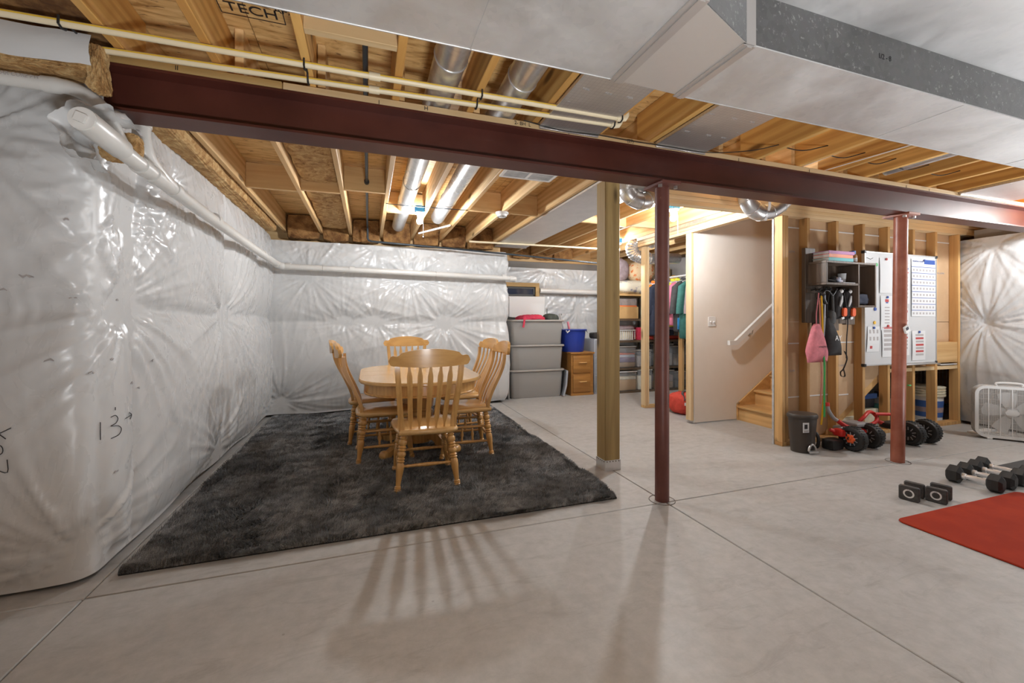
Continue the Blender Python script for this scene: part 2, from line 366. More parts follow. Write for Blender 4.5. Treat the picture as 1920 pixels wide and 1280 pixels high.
# ---------------------------------------------------------------- insulation blankets on the foundation walls
def arcpath(pts,rad,step=.016):
    out=[]; P=[np.array(p,float) for p in pts]; segs=[]
    cur=P[0]
    for i in range(1,len(P)):
        d=(P[i]-cur); L=np.linalg.norm(d); d/=L
        if i<len(P)-1:
            d2=P[i+1]-P[i]; d2/=np.linalg.norm(d2); e=P[i]-d*rad; segs.append((cur,e)); s=P[i]+d2*rad
            n=10; segs.append(('arc',e,P[i],s)); cur=s
        else: segs.append((cur,P[i]))
    for sg in segs:
        if isinstance(sg[0],str):
            _,a,b,c=sg
            for t in np.linspace(0,1,14)[1:-1]: out.append((1-t)**2*a+2*t*(1-t)*b+t*t*c)
        else:
            a,b=sg; n=max(2,int(np.linalg.norm(b-a)/step))
            for t in np.linspace(0,1,n): out.append(a+(b-a)*t)
    return np.array(out)
def wrinkle(U,V,rs,kx,ky,n=7):
    h=np.zeros_like(U)
    for i in range(n):
        a=rs.uniform(.5,1)*kx*(1 if rs.rand()<.5 else -1); b=rs.uniform(.4,1)*ky; h+=np.sin(a*U+b*V+rs.uniform(0,6.28)+1.2*np.sin(.5*b*U+.6*a*V+rs.uniform(0,6)))*rs.uniform(.4,1)
    return h/n
def blanket(name,pts,rad,z0,z1,pins,hseams,parent,seed,bulge=.06,flip=False,vseams=(),notch=None,step=.016,topfn=None,tear=.012):
    rs=np.random.RandomState(seed); P=arcpath(pts,rad,step); T=np.gradient(P,axis=0); T/=np.linalg.norm(T,axis=1)[:,None]
    Nn=np.stack([T[:,1],-T[:,0]],1)*(-1 if flip else 1)
    for _ in range(4): Nn=(np.roll(Nn,1,0)+Nn+np.roll(Nn,-1,0)); Nn[0]=Nn[1]; Nn[-1]=Nn[-2]; Nn/=np.linalg.norm(Nn,axis=1)[:,None]
    u=np.concatenate([[0],np.cumsum(np.linalg.norm(np.diff(P,axis=0),axis=1))]); v=np.arange(z0,z1+step*.5,step)
    U,V=np.meshgrid(u,v,indexing='ij')
    ds=np.full_like(U,9.)
    for hz in list(hseams)+[z0-.02,z1+.02]: ds=np.minimum(ds,np.abs(V-hz-.012*np.sin(U*3+hz*5)))
    for vs in vseams: ds=np.minimum(ds,np.abs(U-vs)*1.3)
    H=bulge*(1-np.exp(-ds/.16))*(1+.18*wrinkle(U,V,rs,1.3,1.1))
    env_all=np.zeros_like(U)
    for (px,py,pz,s) in pins:
        k=np.argmin((P[:,0]-px)**2+(P[:,1]-py)**2); du=U-u[k]; dv=V-pz; r=np.hypot(du,dv)+1e-6; th=np.arctan2(dv,du)
        H-=s*bulge*.80*np.exp(-(r/.10)**1.3)+s*bulge*.38*np.exp(-(r/.33)**1.5)
        cr=np.zeros_like(U)
        for kk in (5,9,14,19):
            ph=rs.uniform(0,6.28); c=np.cos(kk*(th+.06*np.sin(3*th+ph)+.22*r*rs.uniform(-1,1))/1+ph+2.0*wrinkle(U,V,rs,2.2,2.2,3)); cr+=(1-np.abs(c))**2.2*rs.uniform(.5,1)*(1.2 if kk<10 else .7)
        e=np.exp(-r/(.42*s+.10))*(1-np.exp(-r/.06)); H+=tear*1.6*s*e*(cr-.9); env_all+=e
    # drapes: broad slack folds and fine creases
    H+=.0036*wrinkle(U,V,rs,4,6)+.0010*(1-np.abs(wrinkle(U*1.0,V*.45,rs,13,16)))**3*(1+2*env_all)
    nearseam=np.exp(-ds/.11); H+=.0085*nearseam*(1-np.abs(np.sin(U*31+3*np.sin(U*7.3))))**2*np.sign(np.sin(U*4.1))
    H-=.035*np.exp(-(V-z0)/.05); H=np.maximum(H,-.018)
    if topfn is not None: V=z0+(V-z0)*((topfn(U)-z0)/(z1-z0))
    zb=z0+.012*np.sin(U*2.3)+.010*np.sin(U*6.1+1); V=np.where(V<z0+.2,V+(zb-z0)*(1-(V-z0)/.2).clip(0,1),V)
    X=P[:,0][:,None]+Nn[:,0][:,None]*H; Y=P[:,1][:,None]+Nn[:,1][:,None]*H
    nu,nv=U.shape; co=np.stack([X,Y,V],-1).reshape(-1,3)
    idx=np.arange(nu*nv).reshape(nu,nv); q=np.stack([idx[:-1,:-1],idx[1:,:-1],idx[1:,1:],idx[:-1,1:]],-1).reshape(-1,4)
    if flip: q=q[:,::-1]
    me=bpy.data.meshes.new(name); me.vertices.add(len(co)); me.vertices.foreach_set('co',co.ravel().astype('f'))
    me.loops.add(q.size); me.loops.foreach_set('vertex_index',q.ravel().astype('i')); me.polygons.add(len(q)); me.polygons.foreach_set('loop_start',np.arange(0,q.size,4,dtype='i'))
    me.update(calc_edges=True); me.validate(); me.materials.append(M['film']); me.shade_smooth()
    o=link(name,me,parent)
    def at(px,py,z,off=.002):     # nearest point of the blanket to a wall position
        k=np.argmin((P[:,0]-px)**2+(P[:,1]-py)**2); m=np.argmin(np.abs(V[k]-z)); return Vector((X[k,m]+Nn[k,0]*off,Y[k,m]+Nn[k,1]*off,z))
    return o,at,P,H,V,X,Y
wl=struct('wall_left',MB().box(-3.5,-1.3,2.56,6.3,-.1,2.30).box(-1.32,-1.26,2.6,6.3,-.1,2.30),'darkback',0)
pinsL=[(-1.2,4.38,1.263,1.15),(-1.2,4.19,.14,1.1),(-1.2,2.74,1.31,1.1),(-1.2,2.71,1.80,.85),(-1.25,2.47,.16,.9),(-1.2,2.75,2.03,.8),(-1.2,5.5,1.93,.8),(-1.2,3.3,2.12,.7),(-1.2,5.2,1.25,.4),(-1.62,2.47,2.03,.9),(-2.2,2.47,1.3,.9),(-1.2,5.9,.15,.6)]
bl,atL,PL,HL,VL,XL,YL=blanket('insulation_blanket',[(-3.2,2.47),(-1.2,2.47),(-1.2,6.12)],.13,.035,2.335,pinsL,[1.275],wl,3,bulge=.065,vseams=(2.02,2.30,3.78),flip=False,step=.0145)
tag(bl,'glossy white quilted film blanket over the left foundation wall')
wb=struct('wall_back',MB().box(-1.3,1.93,6.22,7.1,-.1,2.26).box(1.9,5.7,7.12,7.3,-.1,2.3),'darkback',0)
pinsB=[(-.72,6.08,1.81,1.0),(-.88,6.08,2.04,.6),(.56,6.08,1.82,1.3),(1.04,6.08,1.19,1.3),(-.62,6.08,2.30,.7),(.10,6.08,1.21,.7),(1.8,6.08,1.84,.8),(-1.05,6.08,.2,1.2),(1.5,6.08,2.2,.7),(.1,6.08,2.25,.7),(.75,6.08,2.22,.9),(-.3,6.08,1.2,.5)]
bb,atB,*_=blanket('insulation_blanket',[(-1.24,6.08),(1.985,6.08),(1.985,7.02)],.05,.02,2.26,pinsB,[1.215,1.86],wb,11,bulge=.06,flip=False,step=.0155)
tag(bb,'shiny white pleated film blanket behind the dining table')
br_,atR,*_=blanket('insulation_blanket',[(1.93,7.04),(5.6,7.04)],.05,.1,2.18,[(3.1,7.04,2.18,1.3),(3.75,7.04,1.86,1.2),(3.7,7.04,1.45,1.2),(2.3,7.04,2.0,.6),(2.9,7.04,1.3,.6)],[1.2,1.83],wb,17,bulge=.05,step=.02)
tag(br_,'crumpled white film blanket on the wall behind the grey totes')
wr=struct('wall_right',MB().box(6.80,6.95,-4,2.98,-.1,2.3),'darkback',0)
bR,atRt,*_=blanket('insulation_blanket',[(6.78,3.10),(6.74,2.93),(6.74,-3.8)],.06,.02,2.2,[(6.74,2.79,2.09,.9),(6.74,2.86,1.21,.95),(6.74,1.6,1.2,1.0),(6.74,1.5,2.0,.8)],[.06],wr,23,bulge=.07,step=.015)
tag(bR,'white puckered film blanket on the wall behind the box fan')
struct('wall_rear',MB().box(-3.5,8.3,-3.95,-3.85,0,2.64),'darkback',0)  # dark colour stands in for an unlit room behind the camera
struct('wall_far_left',MB().box(-3.5,-3.35,-3.9,2.5,0,2.64),'greywall',0)
struct('wall_far_right',MB().box(8.2,8.3,-3.9,8.7,0,2.64),'drypaper',0)
# handwriting on the left blanket
def strokes(lines,place,m,parent,name='handwriting',r=.0017):
    b=MB()
    for ln in lines: b.tube(bez([place(*p) for p in ln],3) if len(ln)>2 else [place(*p) for p in ln],r,5)
    return part(name,b,m,parent,smooth=60)
def pl13(a,z):
    return atL(-1.2,2.53+a,z,.004)
strokes([[(0.015,.74),(.016,.70),(.017,.655)],[(.045,.755),(.07,.76),(.085,.74),(.075,.72),(.06,.712),(.09,.705),(.10,.685),(.085,.66),(.055,.652)],[(.07,.80),(.069,.785)],
  [(.13,.73),(.165,.732),(.20,.735)],[(.178,.752),(.20,.735),(.182,.715)]],pl13,'ink',wl)
def pl204(a,z): return atL(-1.56+a,2.47,z,.004)
strokes([[(.03,.575),(.012,.585),(.01,.62),(.03,.63),(.075,.59),(.10,.575),(.10,.63)],[(.02,.665),(.055,.648),(.09,.66),(.085,.69),(.05,.70),(.02,.69),(.02,.665)],
  [(.11,.765),(.06,.735),(.03,.74),(.028,.755),(.05,.762),(.08,.735),(.10,.72)],[(.0,.80),(-.03,.805)],[(.0,.825),(-.03,.83)]],pl204,'ink',wl)
tears=MB()
for (px,py,z,L) in [(-1.2,2.49,.985,.05),(-1.2,2.60,1.04,.03),(-1.34,2.47,1.05,.05),(-1.28,2.47,1.33,.03),(-1.42,2.47,1.42,.05),(-1.2,2.75,.9,.02),(-1.2,2.86,.86,.02),(-1.2,2.62,.48,.035),(-1.3,2.47,1.68,.025),(-1.2,2.7,1.33,.02),(-1.5,2.47,1.36,.04),(-1.2,2.95,1.0,.015)]:
    a=atL(px,py,z,.002); d=Vector((0,1,0)) if px==-1.2 else Vector((1,0,0)); q=[a+d*(L*(k/4-.5))+Vector((0,0,R.uniform(-.006,.006))) for k in range(5)]; tears.strap(q,[.003,.008,.006,.009,.002],.003,(0,0,1))
part('tear',tears,'greyink',wl)
# ---------------------------------------------------------------- ceiling: subfloor, joists, blocking
ceil=struct('ceiling',MB().box(-3.5,8.3,-3.95,8.7,2.675,2.70),'darkback',0)
pm=MB().box(-1.217,1.217,-.608,.608,0,.018).mesh('subfloor_panel','ply',0)
for i in range(5):
    for j in range(11): link('subfloor_panel',pm,ceil,(-2.35+2.438*i+(1.2 if j%2 else 0)*0.5,-3.4+1.219*j,2.64))
ZJ=2.402; HJ=.236
def joistmesh(y0,y1,m): return MB().box(-.019,.019,y0,y1,0,HJ,.003).mesh('joist',m,0)
jn=joistmesh(-3.85,2.47,'joist'); jf=joistmesh(2.36,6.30,'joist_far'); jr=joistmesh(2.36,7.10,'joist_far'); js=joistmesh(4.15,7.1,'joist_far')
NX=[-3.07,-2.66,-2.25,-1.84,-1.43,-1.02,-.655,-.267,.14,.544,.94,1.377,1.765,2.21,2.68,3.11,3.50,3.85,4.25,4.66,5.06,5.48,5.9,6.3,6.7,7.1]
FX=[-1.033,-.59,-.225,.17,.59,1.0,1.39,1.81]; FXr=[2.37,2.77,3.066,3.60]
for x in NX: link('joist',jn,ceil,(x,0,ZJ))
for x in FX: link('joist',jf if x<1.7 else jr,ceil,(x,0,ZJ))
for x in FXr: link('joist',jr,ceil,(x,0,ZJ))
for x in (4.0,4.41,4.82,5.23,5.64,6.05,6.46,6.87,7.3): link('joist',js,ceil,(x,0,ZJ))
def block(x0,x1,y,m='lumber_x',h=HJ-.02,z=ZJ): part('blocking',MB().box(x0+.02,x1-.02,y-.019,y+.019,z,z+h,.002),m,ceil)
for a,b,y in ((-1.033,-.59,4.27),(-.59,-.225,4.21),(-.225,.17,4.08),(1.0,1.39,4.42),(1.39,1.81,4.40),(-.267,.14,1.90),(.17,.59,4.75),(2.37,2.77,4.5),(2.77,3.066,4.55),(3.066,3.6,4.5)): block(a,b,y,'ltwood_x' if y<2 else 'lumber_x')
for a,b in zip(NX[4:],NX[5:]): block(a,b,2.60,'lumber_x') if b<2.0 and a>-1.1 and False else None
part('rim_board',MB().box(-3.4,1.95,6.305,6.34,2.30,2.638),'lumber_x',ceil); part('rim_board',MB().box(1.95,5.6,7.1,7.14,2.30,2.638),'lumber_x',ceil)
part('header',MB().box(3.68,8.1,4.11,4.15,ZJ-.03,2.638),'ltwood_x',ceil); part('header',MB().box(3.74,8.1,2.98,3.02,ZJ,2.638),'ltwood_x',ceil)
# lettering stamped on the wood
text('TECH',.085,(-.50,2.20,2.6305),(PI,0,0),'ink',ceil); text('APA',.05,(-.36,2.16,2.6305),(PI,0,0),'ink',ceil); text('TECH',.07,(-.80,3.70,2.6305),(PI,0,0),'ink',ceil)
text('APA',.05,(1.58,1.95,2.6305),(PI,0,0),'ink',ceil); text('23/32',.04,(-.45,1.62,2.6305),(PI,0,0),'ink',ceil)
for (x,y,w,h) in ((-.50,2.20,.26,.10),(1.58,1.95,.14,.07)):
    for q in ((x-w/2,x+w/2,y-h/2-.002,y-h/2+.002),(x-w/2,x+w/2,y+h/2-.002,y+h/2+.002),(x-w/2-.002,x-w/2+.002,y-h/2,y+h/2),(x+w/2-.002,x+w/2+.002,y-h/2,y+h/2)): part('stamp_line',MB().box(*q,2.6298,2.6308),'ink',ceil,smooth=0)
text('H',.06,(.36,2.70,2.6305),(PI,0,0),'ink',ceil)
# ---------------------------------------------------------------- stud wall along the stairs (runs left to right behind the beam)
ws=struct('wall_stair',MB().box(3.835,6.72,3.062,3.15,0,.038,.002),'stud',0)
sm=MB().box(-.038,0,3.062,3.150,.038,2.262,.002).mesh('stud','stud',0)
for x in (3.872,3.912,4.209,4.624,5.026,5.434,5.862,6.268,6.709): link('stud',sm,ws,(x,0,0))
part('top_plate',MB().box(2.46,8.0,3.062,3.150,2.264,2.301,.002),'ltwood_x',ws); part('top_plate',MB().box(2.46,8.0,3.062,3.150,2.302,2.339,.002),'ltwood_x',ws)
part('top_plate',MB().box(2.46,8.0,3.055,3.157,2.340,2.377,.002),'ltwood_x',ws)
# drywall on the stair side, cut along the stair slope, in sheets with white taped joints
def sl(x): return .218+.664*(x-4.774)
part('drywall_sheet',MB().prism([(3.84,1.22),(8.0,1.22),(8.0,2.377),(3.84,2.377)],3.152,3.165,1),'drypaper',ws,smooth=0)
part('drywall_sheet',MB().prism([(3.84,.01),(4.46,.01),(5.50,.70),(8.0,.70),(8.0,1.215),(3.84,1.215)],3.152,3.165,1),'drypaper',ws,smooth=0)
tp=MB()
for x0,x1,z in ((3.915,5.84,2.175),(6.27,6.67,2.17),(5.865,6.23,2.172),(3.915,4.17,1.0),(4.21,5.0,1.0),(5.86,6.3,1.0),(3.915,4.17,.455),(4.21,4.59,.455),(4.63,4.9,.44)): tp.box(x0,x1,3.1465,3.1515,z-.006,z+.006)
part('drywall_joint',tp,'white',ws,smooth=0)
for x,z in ((4.02,1.93),(4.42,1.92),(5.23,1.83),(6.49,1.80),(4.02,.72),(4.77,.75)): 
    text('5/8 IN  ASTM',.032,(x,3.149,z),FACE_Y,'greyink',ws)
part('blocking',MB().box(6.27,6.67,3.07,3.145,.74,.98,.002),'lumber_x',ws); part('blocking',MB().box(5.45,6.67,3.07,3.145,.66,.70,.002),'ltwood_x',ws)
part('corner_bead',MB().box(3.828,3.836,3.150,3.170,0,2.26),'softgrey',ws,smooth=0)
# stairs behind the stud wall
st=struct('stair_flight',MB().prism([(4.37,.0),(4.60,.0),(8.0,2.25),(8.0,2.43),(7.6,2.40),(4.37,.19)],3.168,3.20,1),'stair',0); st['kind']='structure'
for k in range(11):
    x=4.36+.265*k; z=.18*(k+1)
    part('tread',MB().box(x-.025,x+.275,3.20,4.085,z-.028,z,.008),'stair',st); part('riser',MB().box(x,x+.018,3.20,4.085,z-.18,z-.028),'stair',st)
part('skirt_board',MB().prism([(4.345,0),(4.62,.0),(7.9,2.23),(7.9,2.60),(4.345,.20)],4.066,4.086,1),'stair',st,smooth=0)
# drywall of the stairwell and the closet framing
wd=struct('wall_stairwell',MB().box(3.70,8.1,4.09,4.102,.012,2.64),'drywall',0)
part('drywall_edge',MB().box(3.692,3.70,4.088,4.115,.01,2.28),'white',wd,smooth=0)
part('stud',MB().box(3.650,3.688,4.09,4.178,.038,2.282,.002),'ltwood_z',wd); part('stud',MB().box(3.690,3.728,4.104,4.178,.038,2.282,.002),'ltwood_z',wd)
part('stud',MB().box(3.70,3.738,5.05,5.138,.038,2.282,.002),'ltwood_z',wd); part('stud',MB().box(3.742,3.775,5.05,5.138,.038,2.282,.002),'ltwood_z',wd)
part('stud',MB().box(4.76,4.80,5.53,5.62,.038,1.05,.002),'lumber_z',wd)
part('bottom_plate',MB().box(3.70,4.75,5.05,5.138,0,.037,.002),'lumber_x',wd)
for z in (2.283,2.322): part('top_plate',MB().box(3.648,3.736,3.16,5.14,z,z+.037,.002),'ltwood_y',wd)
part('cripple',MB().box(3.66,3.73,4.05,4.16,2.36,2.40),'ltwood_z',wd)
struct('wall_closet',MB().box(5.60,5.62,4.15,7.1,0,2.64),'greywall',0)
part('drywall_sheet',MB().box(3.74,8.1,4.104,4.116,.05,2.64),'greywall',wd,smooth=0)
# light switch
sw=thing('light_switch','white double light switch plate on the bare stairwell drywall','switch',(3.96,4.088,1.222))
part('plate',MB().prism(rrect(.116,.116,.008),-.006,0,1,inset=.003),'white',sw)
for dx in (-.025,.025): part('toggle',MB().box(dx-.005,dx+.005,-.018,-.004,-.012,.006,.002),'white',sw)
# handrail
hr=thing('handrail','white stair handrail sloping up the stairwell drywall','handrail',(4.17,4.03,.95))
part('rail',MB().prism([(4.165,.935),(4.285,.935),(6.2,2.365),(6.2,2.435),(4.262,.99),(4.165,.99)],4.012,4.050,1),'white',hr,True,smooth=0)
for x,z in ((4.55,1.13),(5.3,1.69)): part('bracket',MB().tube([(x,4.03,z+.0),(x,4.04,z-.06),(x,4.088,z-.07)],.007,8).lathe([(.025,0),(.022,.008),(0,.009)],12,Matrix.Translation((x,4.089,z-.07))@Matrix.Rotation(PI/2,4,'X')),'alu',hr,True)
# window of the recess: wooden buck around a dark glass
wn=struct('window_1',MB().box(1.95,2.86,6.90,6.96,1.83,1.90,.002).box(2.79,2.86,6.90,6.96,1.66,1.83,.002),'plate',0)
part('frame',MB().box(1.95,2.79,6.93,6.965,1.795,1.83).box(2.755,2.79,6.93,6.965,1.68,1.795).box(1.95,2.79,6.93,6.965,1.668,1.70),'black',wn,smooth=0)
part('pane',MB().box(1.95,2.755,6.945,6.953,1.70,1.795),'glass',wn,smooth=0)
# ---------------------------------------------------------------- steel beam, nailer boards, columns
bm_=thing('steel_beam','long dark red I-beam across the basement ceiling','beam',(2.7,2.407,2.158))
I=[(2.332,2.158),(2.482,2.158),(2.482,2.170),(2.412,2.174),(2.412,2.347),(2.482,2.351),(2.482,2.363),(2.332,2.363),(2.332,2.351),(2.402,2.347),(2.402,2.174),(2.332,2.170)]
part('web_and_flanges',MB().prism(I,-1.13,7.6,0),'primer',bm_,True,smooth=0)
part('nailer_board',MB().box(-1.13,-.40,2.330,2.484,2.364,2.401,.006),'plate',bm_,True); part('nailer_board',MB().box(-.397,7.6,2.334,2.484,2.364,2.401,.003),'ltwood_x',bm_,True)
text('H',.032,(.30,2.332,2.382),FACE_Y,'ink',bm_); text('2- BH  L',.03,(.86,2.332,2.382),FACE_Y,'ink',bm_); text('II',.03,(-.83,2.329,2.382),FACE_Y,'ink',bm_); text('(27)',.03,(1.60,2.332,2.382),FACE_Y,'ink',bm_)
ticks=MB()
for x in (.055,1.16,2.50,4.35,4.66,3.2,5.6): ticks.box(x-.0015,x+.0015,2.3312,2.3325,2.364,2.385)
part('tick_mark',ticks,'ink',bm_,True,smooth=0)
def column(x,y,r,m,label,lean):
    t=thing('steel_column',label,'column',(x,y,0))
    part('tube',MB().tube([(0,0,0),(lean*.5,0,1.07),(lean,0,2.135)],r,28,),m,t)
    part('cap_plate',MB().box(lean-.075,lean+.075,-.10,.10,2.136,2.157,.002),m,t)
    part('bolt',MB().lathe([(.014,2.118),(.014,2.136)],6,Matrix.Translation((lean+.095*0+.062,-.06,0))).lathe([(.014,2.118),(.014,2.136)],6,Matrix.Translation((lean-.062,-.06,0))),'alu',t)
    return t
column(1.905,2.41,.047,'pole','dark maroon round steel column standing beside the square wooden post',0)
p2=column(4.375,2.41,.049,'pole2','rust red round steel column in front of the whiteboard',.045)
pt=thing('wooden_post','square treated wooden post under the steel beam near the rug','post',(1.903,3.092,0))
part('timber',MB().box(-.069,.069,-.069,.069,.012,2.40,.005),'post',pt)
pb=MB().box(-.073,.073,-.073,.073,0,.085); part('post_base',pb,'galv',pt,smooth=0)
nl=MB()
for k in range(5):
    for s in (-1,1): nl.sphere((-.055+.0275*k,s*.0735,.075),.005,6,4).sphere((s*.0735,-.055+.0275*k,.075),.005,6,4)
part('nail_head',nl,'darkmetal',pt)
th=thing('thermometer','small white digital thermometer stuck tilted on the rust red column','thermometer',(4.388,2.352,1.155))
X=Matrix.Rotation(-.42,4,'Y'); part('case',MB().prism(rrect(.062,.062,.006),-.008,.006,1,X,.002),'white',th); part('display',MB().prism(rrect(.036,.026,.002,2,-.002,.008),-.0095,-.008,1,X),'box_dk',th)
clip=solo('column_clip',MB().box(4.425,4.45,2.35,2.37,.665,.675,.002),'green','tiny green clip stuck on the rust red column','clip')
# ---------------------------------------------------------------- main duct trunk
du=thing('main_duct','large galvanized trunk duct under the joists nearest the camera','duct',(1.0,1.3,2.2))
part('wide_run',MB().box(-3.3,.95,1.03,1.49,2.2,2.40),'galv',du,True,smooth=0)
tr=MB(); a=[(.955,1.03,2.2),(.955,1.49,2.2),(1.275,1.50,2.2),(1.275,1.150,2.2)]
tr.add(a+[(x,y,2.40) for x,y,z in a],[(0,1,2,3),(7,6,5,4),(0,4,5,1),(1,5,6,2),(2,6,7,3),(3,7,4,0)])
part('transition',tr,'emboss',du,True,smooth=0); part('transition_side',MB().add([(.957,1.028,2.202),(1.275,1.148,2.202),(1.275,1.148,2.40),(.957,1.028,2.40),(.957,1.031,2.202),(1.275,1.151,2.202),(1.275,1.151,2.40),(.957,1.031,2.40)],[(0,1,2,3),(7,6,5,4),(0,4,5,1),(1,5,6,2),(2,6,7,3),(3,7,4,0)]),'galv_side',du,True,smooth=0)  # the thin side sheet has shade painted into its metal
part('narrow_run',MB().box(1.28,6.6,1.150,1.505,2.2,2.40),'galv',du,True,smooth=0)
part('near_side',MB().box(1.30,6.6,1.146,1.150,2.203,2.40),'galv_side',du,True,smooth=0)  # thin dark sheet paints the shade on the near duct face
for q in ((.925,.985,1.025,1.495,2.195,2.1995),(1.25,1.305,1.146,1.51,2.195,2.1995),(1.25,1.305,1.143,1.147,2.2,2.40),(.945,.97,1.026,1.494,2.190,2.195),(1.268,1.29,1.147,1.508,2.190,2.195)): part('foil_tape',MB().box(*q),'tape',du,True,smooth=0)
for q in [(x-.002,x+.002,1.03,1.49,2.1975,2.2) for x in (-1.6,-.45,.35)]+[(2.55,2.554,1.15,1.505,2.1975,2.2),(3.75,3.754,1.15,1.505,2.1975,2.2),(-3.3,.95,1.488,1.492,2.198,2.204),(1.28,6.6,1.503,1.507,2.198,2.204),(1.30,6.6,1.1445,1.152,2.198,2.203)]: part('seam',MB().box(*q),'galv',du,True,smooth=0)
text('1/2 - 8',.03,(2.0,1.1455,2.30),FACE_Y,'ink',du)
pan=solo('return_pan',MB().box(.9,6.6,-1.6,1.149,2.388,2.401),'galv_pan','flat grey sheet metal pan nailed under the joists at upper right','duct')
# foil faced panels closing joist bays
def foilpan(x0,x1,y0,y1,label):
    t=thing('foil_panel',label,'panel',((x0+x1)/2,(y0+y1)/2,2.372),0,'foil faced panels under the joist bays')
    part('board',MB().box(x0,x1,y0,y1,2.380,2.4015,.002),'foil',t,True); part('end_flap',MB().box(x0,x1,y1,y1+.012,2.366,2.4015,.002),'tape',t,True)
    [part('staple',MB().box(a,a+.015,b-.003,b,2.378,2.380),'alu',t,True,smooth=0) for a,b in ((x0+.03,y1-.3),(x1-.05,y1-.3),(x0+.03,y1-.6))]
foilpan(.962,1.357,1.50,2.315,'foil faced panel between joists directly over the ends of the cream pipes')
foilpan(1.786,2.19,1.50,2.315,'foil faced panel between joists just right of the two knotted joists')
foilpan(5.08,5.86,1.50,2.315,'foil faced panel at the right end of the steel beam')
foilpan(1.832,2.35,2.75,6.2,'long foil faced panel above the square wooden post')
# printing on the foil
t0=[o for o in bpy.data.objects if o.name.startswith('foil_panel')]
for o in t0[:2]:
    for k in range(9):
        x=o.location.x-.15+.15*(k%3)+R.uniform(-.03,.03); y=o.location.y-.25+.22*(k//3); text('FOIL',.022,(x,y,2.3795),(PI,0,R.uniform(-.1,.1)),'greyink',o)
# round branch ducts
def rduct(label,x,y0,y1,r,z,x1=None,bands=()):
    t=thing('round_duct',label,'duct',(x,y0,z)); x1=x if x1 is None else x1
    part('pipe',MB().tube([(lerp(x,x1,k/8),lerp(y0,y1,k/8),z) for k in range(9)],r,28),'galv_pipe',t,True)
    for y in bands: part('coupling_bead',MB().tube([(lerp(x,x1,(y-y0)/(y1-y0))+(r+.001)*math.cos(a),y,z+(r+.001)*math.sin(a)) for a in [k*PI/14 for k in range(28)]],.004,6,closed=True),'galv_pipe',t,True)
    return t
rduct('round galvanized duct passing left of the bulb over the table',.375,1.2,5.75,.078,2.484,None,(2.0,3.9,4.5))
rduct('round galvanized duct right of the bulb over the table',.745,1.2,5.15,.078,2.484,.80,(2.05,4.35))
def flexd(name,label,pts,r,m,rib,extra=None):
    t=thing(name,label,'duct',pts[0]); P=bez(pts,8); part('hose' if rib else 'elbow',MB().tube(P,[r*(1+(rib*(1 if i%2 else -1))) for i in range(len(P))],22),m,t,True,smooth=70 if not rib else 25)
    for k in range(0,len(P)-1,8):
        if not rib:
            d=(Vector(P[k+1])-Vector(P[k])).normalized(); up=d.orthogonal().normalized(); w=d.cross(up)
            part('joint_ring',MB().tube([Vector(P[k])+(up*math.cos(a)+w*math.sin(a))*(r+.001) for a in [q*PI/12 for q in range(24)]],.004,6,closed=True),'galv_pipe',t,True)
    return t
e1=flexd('duct_elbow','galvanized elbow duct hanging between the wooden post and the maroon column',[(2.165,3.22,2.43),(2.17,3.21,2.37),(2.21,3.20,2.32),(2.29,3.20,2.295),(2.37,3.21,2.31),(2.43,3.22,2.36),(2.455,3.23,2.43)],.073,'galv_pipe',0)
e2=flexd('duct_elbow','galvanized U shaped elbow duct hung over the stair opening',[(3.20,2.90,2.40),(3.21,2.90,2.31),(3.27,2.90,2.235),(3.36,2.90,2.205),(3.47,2.90,2.225),(3.57,2.88,2.29),(3.66,2.86,2.38)],.072,'galv_pipe',0)
part('hanger_strap',MB().strap([(3.375,2.81,2.40),(3.375,2.818,2.24),(3.375,2.86,2.128)],.03,.002,(1,0,0)),'white',e2,True)
flexd('flexible_duct','crinkled foil flexible duct elbow above the storage shelves',[(4.0,5.25,2.39),(3.80,5.25,2.40),(3.68,5.25,2.36),(3.62,5.25,2.28),(3.66,5.25,2.20),(3.78,5.25,2.16),(3.93,5.26,2.15)],.085,'flex',.06)
solo('rigid_duct_piece',MB().tube([(3.96,5.27,2.15),(4.5,5.33,2.19)],.08,20),'galv_pipe','dull grey duct piece continuing from the foil hose behind the closet stud','duct')
solo('channel_strip',MB().box(3.60,3.645,3.2,5.1,2.36,2.40),'galv_pipe','long thin galvanized channel along the header over the closet','channel')
rduct('narrow galvanized duct inside the joist bay right of the stair header',4.02,.9,2.3,.05,2.47)
# return grille and smoke detector
gr=thing('return_grille','white stamped vent grille under the joists just behind the beam','vent',(1.22,3.17,2.39))
part('frame',MB().box(1.0,1.44,3.08,3.10,2.388,2.401).box(1.0,1.44,3.24,3.26,2.388,2.401).box(1.0,1.02,3.1,3.24,2.388,2.401).box(1.42,1.44,3.1,3.24,2.388,2.401).box(1.21,1.23,3.1,3.24,2.388,2.401),'white',gr,True,smooth=0)
sl_=MB()
for k in range(9): sl_.box(1.02,1.42,3.108+.015*k,3.114+.015*k,2.391,2.401)
part('louvre',sl_,'softgrey',gr,True,smooth=0)
sd=thing('smoke_detector','round white smoke detector on the joists behind the beam','smoke detector',(1.37,4.36,2.40))
part('base',MB().lathe([(.07,0),(.07,-.018),(.062,-.024)],24),'white',sd); part('sensor_cover',MB().lathe([(.055,-.024),(.05,-.045),(.03,-.055),(0,-.056)],24),'white',sd)
vt=MB()
for k in range(8): a=k*PI/4; vt.box(-.012,.012,.0,.004,-.005,.005,0,Matrix.Translation((.045*math.cos(a),.045*math.sin(a),-.047))@Matrix.Rotation(a+PI/2,4,'Z'))
part('vent_slot',vt,'black',sd,smooth=0)
